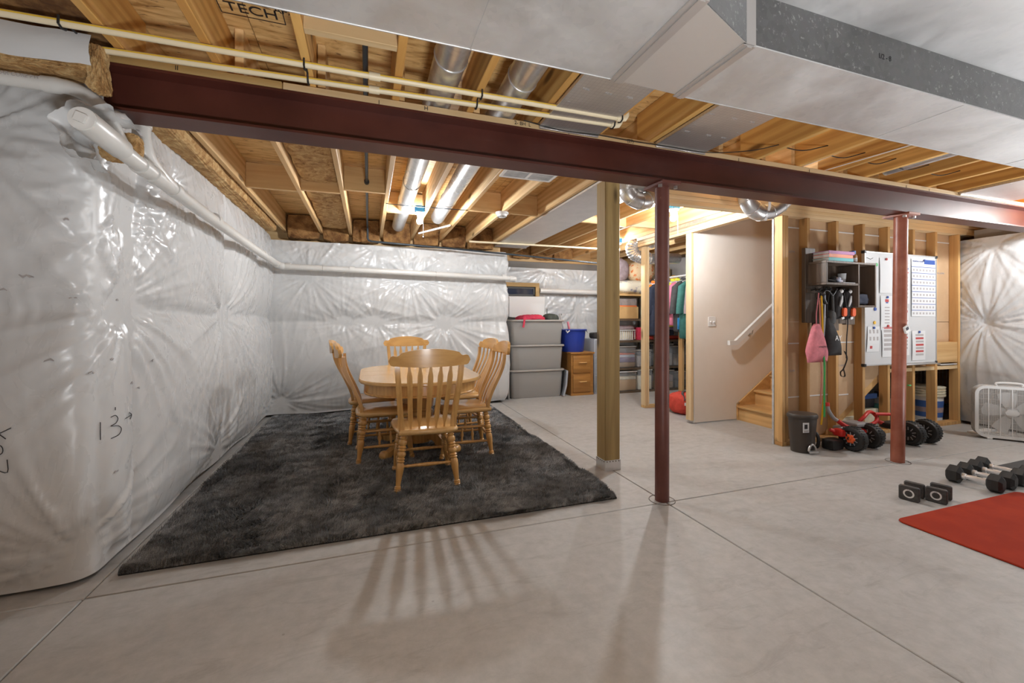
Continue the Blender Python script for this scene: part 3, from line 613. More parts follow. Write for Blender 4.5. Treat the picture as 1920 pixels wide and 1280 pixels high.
# bulbs in porcelain lampholders
def lampholder(x,y,label,watts,zt=2.40,cord=True,box=True):
    t=thing('bare_bulb_light',label,'lamp',(x,y,zt),0)
    if box: part('junction_box',MB().prism(rrect(.10,.10,.015),-.012,.05,2,Matrix.Translation((0,0,.0))),'bluecloth',t)
    part('lampholder',MB().lathe([(.055,-.012),(.056,-.022),(.04,-.032),(.028,-.042),(.026,-.062)],24),'white',t)
    r=.031; A=4*PI*r*r; m=M['bulb'].copy(); m.node_tree.nodes['Principled BSDF'].inputs['Emission Strength'].default_value=watts/(A*PI)
    prof=[(.013,-.060),(.016,-.070),(.026,-.088),(.031,-.105),(.028,-.122),(.017,-.134),(0,-.138)]
    part('bulb',MB().lathe(prof,12),m,t,smooth=80)
    if cord: part('pull_cord',MB().tube([(.03,-.02,-.04),(.035,-.025,-.12),(.036,-.026,-.27)],.0016,5).sphere((.036,-.026,-.275),.006,8,6),'white',t)
    return t
lampholder(.52,4.58,'lit bare bulb on a blue box over the dining table',BULB_W['dining'],2.395)
lampholder(2.985,3.60,'lit bare bulb between joists in front of the stairs',BULB_W['stairs'],2.395)
lampholder(6.28,1.9,'lit bare bulb over the exercise mats at right',BULB_W['gym'],2.36,False)
lampholder(3.49,5.41,'lit bare bulb hidden behind the wooden post, its blue box showing',BULB_W['closet'],2.395,False)
lampholder(.1,-1.6,'lit bare bulb behind the camera at left',BULB_W['rear'],2.395,False)  # this bulb and the next are added fill, out of view
lampholder(3.1,-1.4,'lit bare bulb behind the camera at right',BULB_W['rear_right'],2.36,False)
def worklight(x,y,lab,rz,watts):     # uplights added out of view to brighten the ceiling and ducts
    t=thing('work_light',lab,'lamp',(x,y,0),rz); part('stand',MB().tube([(-.3,-.12,.02),(-.3,.12,.02),(-.3,.0,.02),(-.3,0,.22),(.3,0,.22),(.3,0,.02),(.3,.12,.02),(.3,-.12,.02)],.012,8),'black',t); part('housing',MB().box(-.28,.28,-.20,.20,.19,.235,.008),'seatgrey',t)
    L=bpy.data.lights.new('work_light_panel','AREA'); L.shape='RECTANGLE'; L.size=.52; L.size_y=.36; L.energy=watts; L.color=(.97,.985,1); o=bpy.data.objects.new('panel_lamp',L); COL.objects.link(o); o.parent=t; o.location=(0,0,.242); o.rotation_euler=(PI,0,0)
worklight(.4,-.75,'LED work light on the floor behind the camera',.2,UPLIGHT_W[0]); worklight(5.1,1.0,'LED work light on the floor beside the red mat, out of frame',1.4,UPLIGHT_W[1])
# ---------------------------------------------------------------- pipes
def yp(x): return 2.115-.012*x
def cp(label,y0,y1,x1,up,zz=2.384):
    t=thing('cream_pipe',label,'pipe',(0,y0,zz),0,'cream water pipes crossing under the near joists'); r=.0145
    pts=[(-3.3,lerp(y0,y1,-3.3/1.4),zz),(x1,y1,zz)]
    b=MB().tube(pts,r,16); part('pipe',b,'cpvc',t,True)
    part('stripe',MB().strap([(p[0],p[1]-.0138,p[2]+.003) for p in pts],.006,.002,(0,0,1)),'ystripe',t,True)
    part('elbow',MB().tube([(x1-.03,y1,zz),(x1,y1,zz),(x1+.02,y1,zz+.005),(x1+.03,y1,zz+.02),(x1+.03,y1,zz+.05)],[.019,.019,.019,.019,.018],14),'cpvc',t,True)
    part('riser',MB().tube([(x1+.03,y1,zz+.04),(x1+.03,y1,zz+up)],r,14),'cpvc',t,True)
    part('coupling',MB().tube([(.005,lerp(y0,y1,.0),zz),(.055,lerp(y0,y1,.02),zz)],.019,16),'cpvc',t,True)
    return t
ca=cp('upper of the two cream water pipes under the near joists, its elbow turned up',2.112,2.094,1.375,.20)
cb=cp('lower of the two cream water pipes, nearer the red beam',2.235,2.175,1.385,.03)
for i,x in enumerate((-1.13,-.272,.55,1.37)):
    ya=lerp(2.112,2.094,x/1.4); yb=lerp(2.235,2.175,x/1.4)
    solo('pipe_hanger',MB().tube([(x,ya-.02,2.402),(x,ya-.021,2.37),(x,ya,2.363),(x,ya+.021,2.37),(x,ya+.03,2.40),(x,yb-.03,2.40),(x,yb-.021,2.37),(x,yb,2.363),(x,yb+.021,2.37),(x,yb+.022,2.40)],.0045,6),'black',['black clip holding the cream pipes at the far left joist','black clip holding the cream pipes on the joist left of the coupling','black clip holding the cream pipes midway along the beam','black clip holding the cream pipes beside their elbows'][i],'clip','black pipe clips')
bk=solo('cream_pipe',MB().tube([(1.36,5.88,2.36),(3.6,5.88,2.375)],.014,12),'cpvc','cream water pipe under the far joists above the grey totes','pipe')
gas=thing('black_iron_pipe','black iron pipe running down a joist bay then along the back wall','pipe',(0,4,2.48))
part('pipe',MB().tube(bez([(-.013,-.5,2.49),(-.012,3,2.485),(-.008,5.85,2.48)],4)+[(-.006,5.90,2.46),(-.004,5.905,2.32),(.01,5.905,2.295),(.05,5.905,2.284)]+[(1.2,5.9,2.245),(3.45,5.9,2.147)],.0135,12),'blackpipe',gas,True)
part('coupling',MB().lathe([(.02,-.03),(.022,-.03),(.022,.03),(.02,.03)],14,Matrix.Translation((-.011,4.05,2.484))@Matrix.Rotation(PI/2,4,'X')),'blackpipe',gas,True)
# PVC drain along the left and back walls
dr=thing('drain_pipe','white PVC drain pipe along the left and back walls','pipe',(-1.04,4,1.9))
part('pipe',MB().tube([(-1.03,2.30,1.975),(-1.035,3.3,1.945),(-1.045,4.6,1.930),(-1.05,5.80,1.922)],.037,22),'pvc',dr,True)
part('pipe',MB().tube([(-1.05,5.955,1.915),(.5,5.95,1.892),(2.0,5.95,1.862)],.037,22),'pvc',dr,True)
part('cleanout_tee',MB().tube([(-1.02,2.03,1.985),(-1.02,2.045,1.985),(-1.025,2.30,1.977),(-1.03,2.32,1.976)],[.044,.046,.046,.039],24),'pvc',dr,True)
pg=MB().prism(rrect(.034,.034,.003),2.014,2.032,1,Matrix.Translation((-1.02,0,1.985))@Matrix.Rotation(.35,4,'Y')); part('cleanout_plug',pg.lathe([(.042,0),(.042,.012),(0,.012)],24,Matrix.Translation((-1.02,2.038,1.985))@Matrix.Rotation(PI/2,4,'X')),'pvc',dr,True)
for y in (2.50,2.62,2.86,3.56,5.05): part('coupling',MB().tube([(-1.03-.008*(y-2.5),y-.03,1.968-.013*(y-2.4)),(-1.03-.008*(y-2.5),y+.03,1.967-.013*(y-2.4))],.0425,22),'pvc',dr,True)
for x in (-.2,1.9,-.95): part('coupling',MB().tube([(x-.03,5.953,1.905-.015*x),(x+.03,5.953,1.904-.015*x)],.043,22),'pvc',dr,True)
part('elbow',MB().tube(bez([(-1.05,5.76,1.922),(-1.048,5.87,1.92),(-1.01,5.945,1.917),(-.94,5.955,1.915)],5),.043,20),'pvc',dr,True)
part('elbow',MB().tube(bez([(1.98,5.95,1.862),(2.06,5.97,1.86),(2.09,6.06,1.86)],5),.042,20),'pvc',dr,True)
part('wye_branch',MB().tube(bez([(-1.032,2.80,1.965),(-1.035,2.70,1.985),(-1.05,2.60,2.04),(-1.06,2.57,2.12)],5),.040,20),'pvc',dr,True)
part('riser',MB().tube([(-1.06,2.57,2.11),(-1.06,2.565,2.40)],.037,20).tube([(-1.06,2.567,2.18),(-1.06,2.567,2.23)],.043,20),'pvc',dr,True)
part('branch_pipe',MB().tube([(-3.2,2.30,2.235),(-1.26,2.30,2.212)],.028,20),'pvc',dr,True)
part('branch_elbow',MB().tube(bez([(-1.28,2.30,2.212),(-1.19,2.30,2.21),(-1.12,2.31,2.175),(-1.075,2.33,2.11),(-1.06,2.37,2.04),(-1.05,2.45,1.995),(-1.04,2.52,1.98)],6),[.033]*4+[.029]*28+[.035]*5,18),'pvc',dr,True)
text('2" IPS SCH 40  DWV CELLULAR CORE PVC',.02,(-1.46,2.2715,2.222),FACE_Y,'greyink',dr)
clp=MB()
for x in (-.55,.9): clp.tube([(x,5.955+.039*math.cos(a),1.899-.015*x+.039*math.sin(a)) for a in [k*PI/10 for k in range(20)]],.004,5,closed=True)
part('pipe_strap',clp,'softgrey',dr,True)
r2=thing('white_pipe','white PVC pipe on the wall right of the small window','pipe',(3.4,6.92,1.77)); part('pipe',MB().tube([(2.87,6.91,1.768),(4.1,6.91,1.758)],.045,18),'pvc',r2,True); part('end_cap',MB().tube([(4.04,6.91,1.7585),(4.11,6.91,1.758)],.052,18),'pvc',r2,True)
# insulation wrapped round the cleanout
def lumpy(nx,ny,fn,seed,amp,m=None):
    rs=np.random.RandomState(seed); b=MB(); v=[];f=[]
    for i in range(nx):
        for j in range(ny): p=fn(i/(nx-1),j/(ny-1)); v.append((p[0]+rs.uniform(-1,1)*amp,p[1]+rs.uniform(-1,1)*amp,p[2]+rs.uniform(-1,1)*amp))
    for i in range(nx-1):
        for j in range(ny-1): f.append((i*ny+j,(i+1)*ny+j,(i+1)*ny+j+1,i*ny+j+1))
    return b.add(v,f)
def softbox(x0,x1,y0,y1,z0,z1,seed,amp,n=14,rnd=.3,pw=4):
    c=((x0+x1)/2,(y0+y1)/2,(z0+z1)/2); h=((x1-x0)/2,(y1-y0)/2,(z1-z0)/2); rs=np.random.RandomState(seed)
    bm=bmesh.new(); bmesh.ops.create_cube(bm,size=2)
    k=max(h); 
    bmesh.ops.subdivide_edges(bm,edges=bm.edges[:],cuts=n,use_grid_fill=True)
    ph=rs.uniform(0,6.28,12); v=[]
    for q in bm.verts:
        p=np.array(q.co); m=np.linalg.norm(p)+1e-9; e=(np.abs(p)**pw).sum()**(1/pw); p=p/e*1.0*(1-rnd)+p*rnd if rnd<1 else p
        w=np.array([c[i]+p[i]*h[i] for i in range(3)])
        nrm=p/ (np.linalg.norm(p)+1e-9); d=0
        for i,fq in enumerate((7,13,23,37)): d+=math.sin(w[0]*fq+ph[i])*math.sin(w[1]*fq*1.1+ph[i+4])*math.sin(w[2]*fq*.9+ph[i+8])/(i+1)
        v.append(tuple(w+nrm*(d*amp+rs.uniform(-.25,.25)*amp)))
    bm.verts.ensure_lookup_table(); f=[[a.index for a in fc.verts] for fc in bm.faces]; bm.free(); return MB().add(v,f)
bt=thing('insulation_roll','white faced fiberglass batt draped over the end of the beam at upper left','insulation',(-1.6,2.26,2.28))
part('fiberglass',softbox(-3.2,-1.075,2.225,2.36,2.262,2.395,5,.012,30,.8),'fiber',bt,True,smooth=0)
def face(s,t): 
    x=lerp(-3.2,-1.085,s); return (x,2.212-.014*math.sin(t*PI)-.006*math.sin(s*23),lerp(2.282,2.402,t)-.012*math.sin(s*9)*(1-t)+.004*math.sin(s*40))
part('facing',lumpy(60,9,face,2,.0015),'film',bt,True,smooth=80)
part('torn_tuft',softbox(-1.10,-1.06,2.225,2.315,2.20,2.39,9,.018,12,.5),'fiber',bt,True,smooth=0)
wp=thing('pipe_wrap','white film wrap bunched around the drain cleanout','insulation',(-1.16,2.33,2.0))
def wrapf(s,t):
    a=lerp(.3*PI,1.35*PI,s); r=.115+.012*math.sin(a*7)+.012*math.sin(t*9+a*3); return (-1.03+r*math.cos(a)-.03,lerp(2.16,2.42,t),1.995+r*math.sin(a))
part('film_wrap',lumpy(36,16,wrapf,4,.003),'film',wp,True,smooth=80); part('fiberglass',softbox(-1.15,-1.0,2.385,2.46,1.96,2.085,12,.014,12,.4),'fiber',wp,True,smooth=0)
# fiberglass batts in joist bays and along the rims
def batt(x0,x1,y0,y1,z0,z1,seed,label,m='fiber',amp=.012,grp='fiberglass batts in the ceiling'):
    solo('fiberglass_batt',softbox(x0,x1,y0,y1,z0,z1,seed,amp,18,.6),m,label,'insulation',grp,smooth=0)
batt(-.565,-.25,2.75,4.17,2.46,2.60,31,'brown fiberglass batt between joists nearest the beam')
batt(-.565,-.25,4.26,6.1,2.45,2.60,32,'brown fiberglass batt between joists beyond the blocking')
batt(-1.26,-1.07,2.75,6.0,2.335,2.52,33,'long strip of fiberglass stuffed above the left wall blanket','fiber',.018)
for i,(a,b) in enumerate(((-1.0,-.61),(-.57,-.245),(-.205,.15),(.19,.57),(.61,.98),(1.02,1.37),(1.41,1.79))):
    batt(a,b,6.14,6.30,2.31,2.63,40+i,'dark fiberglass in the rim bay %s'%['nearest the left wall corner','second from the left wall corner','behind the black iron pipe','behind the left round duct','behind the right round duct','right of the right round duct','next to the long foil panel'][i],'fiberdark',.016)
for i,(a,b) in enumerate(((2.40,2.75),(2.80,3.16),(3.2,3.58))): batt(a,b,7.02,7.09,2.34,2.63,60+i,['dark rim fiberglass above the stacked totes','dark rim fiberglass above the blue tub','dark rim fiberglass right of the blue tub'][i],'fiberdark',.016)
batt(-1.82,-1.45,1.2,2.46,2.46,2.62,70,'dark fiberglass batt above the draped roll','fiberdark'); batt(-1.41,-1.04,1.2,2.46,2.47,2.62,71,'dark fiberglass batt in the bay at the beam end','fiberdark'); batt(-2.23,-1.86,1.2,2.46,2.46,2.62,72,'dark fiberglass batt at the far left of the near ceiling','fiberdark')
# cables
def cable(label,pts,r=.003,m='rubber'): return solo('cable',MB().tube(bez(pts,6),r,6),m,label,'cable')
cable('thin black cable along the top of the beam',[(.86,2.315,2.395),(1.05,2.31,2.372),(1.2,2.308,2.37),(1.36,2.308,2.376),(1.6,2.305,2.37),(1.85,2.303,2.372),(2.2,2.30,2.374),(2.5,2.23,2.40),(2.66,2.15,2.43)])
for i,(x0,x1) in enumerate(((2.70,3.09),(3.14,3.48),(3.53,3.83),(3.88,4.23),(4.29,4.64))):
    cable(['short black cable between joists right of the second foil panel','short black cable in the next joist bay','short black cable crossing the white wire','short black cable right of the thin duct','short black cable in the last open joist bay'][i],[(x0,2.18,2.44),((x0+x1)/2,2.16,2.425),(x1,2.12,2.47)],.0035)
cable('white cable running up the joist right of the stairs',[(3.17,2.42,2.415),(3.18,1.9,2.43),(3.19,1.5,2.44)],.004,'white'); cable('second white cable beside the thin duct',[(3.40,2.42,2.412),(3.46,1.9,2.412),(3.48,1.5,2.41)],.004,'white')
cable('thin steel wire under the round ducts',[(.17,4.40,2.399),(.40,4.40,2.396),(.78,4.39,2.396),(1.0,4.39,2.399)],.004,'blackpipe')
cable('white cable bent along the joist by the dining bulb',[(.62,3.2,2.52),(.612,3.7,2.45),(.60,3.95,2.46),(.61,4.3,2.42),(.58,4.5,2.42)],.005,'white')
solo('fluorescent_stick',MB().tube([(.62,5.55,2.36),(.95,5.15,2.40)],.012,10),'white','white rod slanting under the right round duct','rod')
# ---------------------------------------------------------------- shag rug
rug=thing('shag_rug','large dark charcoal shag rug under the dining table','rug',(.24,4.28,0))
RX0,RX1,RY0,RY1=-1.135,1.625,2.53,6.02
part('backing',MB().box(RX0,RX1,RY0,RY1,0,.008),'rugback',rug,True,smooth=0)
def shag():
    rs=np.random.RandomState(5); n=330000
    # more, finer tufts towards the near edge where the picture shows single strands
    x=rs.uniform(RX0,RX1,n); y=RY0+(RY1-RY0)*rs.rand(n)**1.35
    ne=16000; x[:ne]=rs.uniform(RX0,RX1,ne); y[:ne]=RY0+rs.rand(ne)*.012; x[ne:2*ne]=RX1-rs.rand(ne)*.012; y[ne:2*ne]=rs.uniform(RY0,RY1,ne)
    def fld(a,b,c,s):
        r=np.random.RandomState(s); h=0
        for i in range(9): k=r.uniform(a,b); t=r.uniform(0,6.28); h=h+np.sin(k*(np.cos(t)*x+np.sin(t)*y)+r.uniform(0,6.28)+.8*np.sin(.6*k*(np.cos(t+1.3)*x+np.sin(t+1.3)*y)+r.uniform(0,6.28)))
        return h/3
    ang=fld(3,9,0,1)*1.5+fld(14,30,0,3)*.9+rs.normal(0,.55,n); lean=.55+.35*fld(5,14,0,2)+rs.normal(0,.22,n); lean=np.clip(lean,.08,1.35)
    edge=np.minimum(np.minimum(x-RX0,RX1-x),y-RY0); L=rs.uniform(.030,.052,n); lean=np.where(edge<.02,np.minimum(lean,.7),lean)
    dx=np.cos(ang)*np.sin(lean)*L; dy=np.sin(ang)*np.sin(lean)*L; dz=np.cos(lean)*L
    w=np.where(y<3.3,.0024,.0036); px=-np.sin(ang+rs.normal(0,.8,n))*w; py=np.cos(ang)*w; z0=np.full(n,.006)
    v=np.empty((n,4,3),'f'); v[:,0]=np.stack([x-px,y-py,z0],1); v[:,1]=np.stack([x+px,y+py,z0],1)
    mx=x+dx*.45; my=y+dy*.45; mz=z0+dz*.62; v[:,2]=np.stack([mx+px*.8,my+py*.8,mz],1); v[:,3]=np.stack([x+dx,y+dy,z0+dz],1)
    v-=np.array([.24,4.28,0],'f')
    base=np.arange(n)*4; f=np.stack([base,base+1,base+2,base,base+2,base+3],1).reshape(-1,3)
    me=bpy.data.meshes.new('pile'); me.vertices.add(n*4); me.vertices.foreach_set('co',v.reshape(-1)); me.loops.add(f.size); me.loops.foreach_set('vertex_index',f.ravel().astype('i')); me.polygons.add(len(f)); me.polygons.foreach_set('loop_start',np.arange(0,f.size,3,dtype='i'))
    me.update(calc_edges=True); me.materials.append(M['pile']); o=link('pile',me,rug); o['kind']='stuff'
shag()
# ---------------------------------------------------------------- dining table
tb=thing('dining_table','oval honey oak pedestal dining table in the middle of the rug','table',(.45,4.15,.012))
def stad(hw,hl,n=14):
    s=hl-hw*.86; out=[]
    for k in range(n+1): a=PI*k/n; out.append((hw*math.cos(a),s+hw*.86*math.sin(a)))
    for k in range(n+1): a=PI+PI*k/n; out.append((hw*math.cos(a),-s+hw*.86*math.sin(a)))
    return out
part('tabletop',MB().prism(stad(.525,.80),.698,.728,2,inset=.008),'oak_y',tb)
part('apron',MB().prism(stad(.475,.745),.615,.698),'oak',tb); part('apron_bead',MB().prism(stad(.485,.755),.60,.618,2,inset=.006),'oak',tb)
part('leaf_seam',MB().box(-.524,.524,-.155,-.153,.7275,.7283).box(-.524,.524,.153,.155,.7275,.7283),'card',tb,smooth=0)
part('pedestal',MB().lathe([(.20,.60),(.20,.565),(.13,.555),(.145,.52),(.155,.46),(.15,.40),(.128,.385),(.128,.375),(.145,.365),(.15,.34),(.14,.30),(.12,.25),(.105,.20),(.13,.185),(.135,.10),(.13,.07),(.10,.065)],28),'oak',tb)
for k in range(4):
    a=math.radians(45+90*k); X=Matrix.Rotation(a,4,'Z')
    ft=MB().prism([p[:2] for p in bez([(.08,.26,0),(.17,.25,0),(.25,.165,0),(.36,.085,0),(.44,.07,0)],4)+bez([(.44,.0,0),(.36,.02,0),(.27,.045,0),(.19,.10,0),(.08,.10,0)],4)],-.03,.03,1,X)
    ft.lathe([(0,-.038),(.035,-.036),(.042,-.02),(.042,.02),(.035,.036),(0,.038)],16,X@Matrix.Translation((.44,0,.043))@Matrix.Rotation(PI/2,4,'X'))
    part('foot',ft,'oak',tb)
solo('paper_slip',MB().box(.36,.47,4.95-.12,4.86,.741,.749,.002),'paper','white folded paper slip on the far half of the oak table','paper')
solo('coaster',MB().prism(rrect(.10,.09,.006),0,.008,2,Matrix.Translation((.55,4.50,.7405)),.002),'alu','small pale square coaster near the middle of the oak table','coaster')
# ---------------------------------------------------------------- arrow back chairs
def make_chair():
    t=thing('dining_chair','','chair',(0,0,0),0,'honey oak dining chairs around the oval table')
    sp=[(p[0],p[1]) for p in bez([(-.20,-.215,0),(0,-.235,0),(.20,-.215,0),(.225,-.10,0),(.245,.10,0),(.235,.19,0),(.17,.225,0),(0,.235,0),(-.17,.225,0),(-.235,.19,0),(-.245,.10,0),(-.225,-.10,0),(-.20,-.215,0)],3)][:-1]
    part('seat',MB().prism(sp,.405,.447,2,inset=.014),'oak_y',t,smooth=50)
    prof=[(0,.012),(.03,.018),(.055,.024),(.075,.018),(.088,.025),(.102,.018),(.114,.024),(.128,.017),(.14,.0165),(.25,.021),(.40,.028),(.48,.027),(.51,.020),(.53,.029),(.555,.020),(.575,.029),(.60,.021),(.63,.030),(.67,.0305),(.70,.021),(.72,.030),(.745,.021),(.77,.030),(.795,.021),(.82,.030),(.88,.0295),(.90,.021),(.925,.028),(.95,.020),(1,.019)]
    T={}; 
    for sx in (-1,1):
        for sy in (-1,1):
            a=(sx*.215,sy*.225+.01,.004); b=(sx*.165,sy*.165,.412); T[sx,sy]=(Vector(a),Vector(b))
            part('leg',MB().turned(a,b,prof,12),'oak',t,smooth=60)
    def on(k,z): a,b=T[k]; return a+(b-a)*((z-a.z)/(b.z-a.z))
    sp_=[(0,.008),(.10,.009),(.14,.0125),(.16,.010),(.3,.011),(.5,.0145),(.7,.011),(.84,.010),(.86,.0125),(.90,.009),(1,.008)]
    for sx in (-1,1):
        lo=(on((sx,-1),.145),on((sx,1),.145)); hi=(on((sx,-1),.275),on((sx,1),.275))
        part('stretcher',MB().turned(lo[0],lo[1],sp_),'oak',t,smooth=60); part('stretcher',MB().turned(hi[0],hi[1],sp_),'oak',t,smooth=60)
        for q in (.38,.62): part('spindle',MB().turned(lo[0].lerp(lo[1],q),hi[0].lerp(hi[1],q),[(0,.006),(.12,.008),(.2,.0115),(.28,.008),(.5,.0155),(.72,.008),(.8,.0115),(.88,.008),(1,.006)],8),'oak',t,smooth=60)
    for sy,z in ((-1,.185),(1,.185)): part('stretcher',MB().turned(on((-1,sy),z),on((1,sy),z),sp_),'oak',t,smooth=60)
    def S(z):   # S curve of the back, y as a function of height
        u=(z-.44)/.50; q=min(1,max(0,(u-.02)/.86)); return -.185-.125*(q*q*(3-2*q))-.02*u
    zs=[.44+.48*k/12 for k in range(13)]
    def bend(x): return -.045*(1-(x/.24)**2)
    for sx in (-1,1): part('stile',MB().strap([(sx*lerp(.182,.222,(z-.44)/.5),S(z)+.0,z) for z in zs],[lerp(.040,.036,k/12) for k in range(13)],.026,(1,0,0)),'oak',t,smooth=50)
    wd=[.012,.015,.034,.034,.034,.034,.034,.034,.035,.036,.036,.020,.013]
    for k in range(5):
        q=-1+.5*k; part('slat',MB().strap([(q*lerp(.118,.143,(z-.44)/.5),S(z)+bend(q*.15)*((z-.44)/.5)-.012*(1-abs(q)),z) for z in zs],wd,.011,(1,0,0)),'oak',t,smooth=50)
    n=40; v=[];f=[]
    def top(a):
        a=abs(a)
        if a<.70: return 1.03-.026*(a/.70)**2
        if a<.80: return 1.004-.024*math.sin((a-.70)/.10*PI/2)
        if a<.88: return .980+.004*(a-.80)/.08
        return .948+.036*math.sqrt(max(0,1-((a-.88)/.12)**2))
    def bot(a):
        a=abs(a)
        if a<.86: return .905+.012*a*a
        return .948-.034*math.sqrt(max(0,1-((a-.88)/.12)**2)) if a>.88 else .914
    for i in range(n+1):
        a=-1+2*i/n; x=a*.277; y0=S(.93)-.02+bend(x*.86); zt,zb=top(a),max(bot(a),0); 
        if i in (0,n): zt=.950; zb=.946
        e=-.10*(zt-.92)
        for yy,z in ((y0-.012,zb),(y0+.012,zb),(y0+.012+e,zt),(y0-.012+e,zt)): v.append((x,yy,z))
    for i in range(n):
        for k in range(4): f.append((i*4+k,i*4+(k+1)%4,(i+1)*4+(k+1)%4,(i+1)*4+k))
    f+=[(3,2,1,0),(n*4,n*4+1,n*4+2,n*4+3)]
    part('crest_rail',MB().add(v,f),'oak_x',t,smooth=40); return t
ch=make_chair()
spots=[(.412,3.28,-.02,'honey oak arrow back chair with its back to the camera, nearest of the six'),
 (.13,4.00,-PI/2+.03,'honey oak chair at the left side of the table, nearer the camera'),
 (.05,4.58,-PI/2-.02,'honey oak chair at the left side of the table, farther from the camera'),
 (.85,3.88,PI/2-.05,'honey oak chair at the right side of the table, nearer the camera'),
 (.93,4.55,PI/2+.10,'honey oak chair at the right side of the table, farther from the camera'),
 (.455,5.06,PI,'honey oak chair facing the camera at the far end of the table')]
for i,(x,y,rz,lb) in enumerate(spots):
    o=ch if i==0 else copy_tree(ch); o.location=(x,y,.008); o.rotation_euler=(0,0,rz); o['label']=lb
# ---------------------------------------------------------------- grey totes, tub, file cabinet
def tote(z,label,contents=False,lab=False):
    t=thing('storage_tote',label,'tote',(2.58,6.56,z),0,'stack of open grey totes'); n=5; h=.452
    def rr(w,d): return rrect(w,d,.05,n)
    L=[(rr(.84,.46),0),(rr(.86,.48),.02),(rr(.905,.525),h-.03),(rr(.90,.52),h-.03),(rr(.85,.48),.03)]
    v=[(p[0],p[1],zz) for pl,zz in L for p in pl]; k=len(L[0][0]); f=[]
    for i in range(len(L)-1):
        for j in range(k): f.append((i*k+j,i*k+(j+1)%k,(i+1)*k+(j+1)%k,(i+1)*k+j))
    f.append(tuple(range(k))[::-1]); f.append(tuple(4*k+j for j in range(k)))
    part('body',MB().add(v,f),'tote',t,smooth=50)
    outer=[(p[0],p[1],h-.015) for p in rrect(.935,.555,.06,n)]; part('rim',MB().tube(outer,.017,8,closed=True),'toterim',t,smooth=70)
    if lab: part('label_sticker',MB().box(-.02,.07,-.2455,-.2445,.335,.365),'paper',t,smooth=0); text('TOYS',.016,(.025,-.2462,.35),FACE_Y,'ink',t,world=False)
    return t
tote(0,'grey plastic tote at the bottom of the stack, with a small white label',lab=True); tote(.398,'grey plastic tote in the middle of the stack of three'); tote(.80,'grey plastic tote on top of the stack, clothes in its opening')
solo('red_garment',softbox(2.30,2.80,6.36,6.70,1.17,1.34,81,.028,12,.0,2.6).strap([(2.35,6.30,1.27),(2.34,6.262,1.245),(2.325,6.255,1.17),(2.315,6.252,1.13)],.03,.012,(1,0,0)),'crimson','crimson garment with a hanging strap heaped on the top grey tote','garment')
solo('dark_garment',softbox(2.18,2.86,6.36,6.74,1.16,1.26,82,.015,10,.2),'dkgreen','dark green cloth spilling over the rim of the top grey tote','garment')
solo('black_bag',softbox(2.78,3.02,6.36,6.66,1.18,1.35,83,.014,8,.0,3).tube([(2.83,6.5,1.33),(2.83,6.5,1.44)],.006,6),'olive','dark bag with an upright stick at the right end of the top grey tote','bag')
solo('foam_sheet',MB().prism([(2.26,1.30),(2.86,1.25),(2.92,1.32),(2.93,1.66),(2.26,1.655)],6.80,6.84,1,inset=.012),'white','white sheet hanging below the small window behind the totes','sheet')
l1=MB().prism(rrect(.05,.44,.02),-.22,.22,1,Matrix.Translation((3.07,6.40,.22))@Matrix.Rotation(-.12,4,'Y')); 
solo('tote_lid',MB().strap([(3.05,6.42,.005),(3.10,6.42,.18),(3.12,6.42,.42)],.40,.028,(.25,1,0)),'lid','grey tote lid standing on edge between the totes and the oak cabinet','lid')
solo('tote_lid',MB().strap([(2.095,6.5,.005),(2.09,6.5,.4),(2.075,6.5,.87)],.40,.02,(0,1,0)),'toterim','pale tote lid standing left of the grey totes','lid')
fc=thing('file_cabinet','two drawer oak file cabinet carrying the blue tub','cabinet',(3.37,6.52,0))
part('body',MB().box(3.165,3.575,6.275,6.78,0,.685,.004),'cab',fc,True); part('top',MB().box(3.145,3.59,6.25,6.79,.685,.715,.006),'cab',fc,True)
part('plinth',MB().box(3.16,3.58,6.27,6.785,0,.04,.003),'cab',fc,True)
for z0,z1 in ((.375,.655),(.055,.345)):
    d=part('drawer',MB().box(3.195,3.515,6.258,6.275,z0,z1,.006),'cab',fc,True); part('handle',MB().tube([(3.30,6.256,(z0+z1)/2+.03),(3.30,6.235,(z0+z1)/2+.03),(3.43,6.235,(z0+z1)/2+.03),(3.43,6.256,(z0+z1)/2+.03)],.009,8),'oak_y',d,True)
tu=thing('plastic_tub','round blue plastic tub on the oak file cabinet','tub',(3.30,6.50,.716))
part('body',MB().lathe([(.185,0),(.19,.01),(.225,.375),(.215,.375),(.18,.012),(0,.012)],32),'blue',tu); part('rim',MB().lathe([(.225,.355),(.25,.36),(.25,.375),(.222,.38)],32),'blue',tu)
for a in (-2.35,-.35): part('handle',MB().strap([(.24*math.cos(a)-.03*math.sin(a),.24*math.sin(a)+.03*math.cos(a),.36),(.262*math.cos(a),.262*math.sin(a),.325),(.24*math.cos(a)+.03*math.sin(a),.24*math.sin(a)-.03*math.cos(a),.36)],.02,.012,(0,0,1)),'white',tu)
for i,(dx,dy,lb,m) in enumerate(((-.05,.02,'thin white rod leaning out of the blue tub','softgrey'),(.0,-.03,'red and white rod leaning out of the blue tub','rose'))):
    solo('leaning_rod',MB().tube([(3.28+dx,6.46+dy,.74),(3.20+dx*1.6,6.60+dy,1.36-.1*i)],.014,8).box(3.14,3.22,6.58,6.62,1.33,1.36) if i==0 else MB().tube([(3.28,6.44,.74),(3.215,6.5,1.22)],.02,8),m,lb,'rod')
dw=thing('drawer_tower','grey plastic drawer tower half hidden behind the wooden post','drawers',(3.78,6.5,0)); part('frame',MB().box(3.62,3.98,6.32,6.72,0,.93,.006),'lid',dw,True)
for k in range(3): part('drawer',MB().box(3.635,3.965,6.305,6.32,.03+.30*k,.31+.30*k,.005),'clear',dw,True)
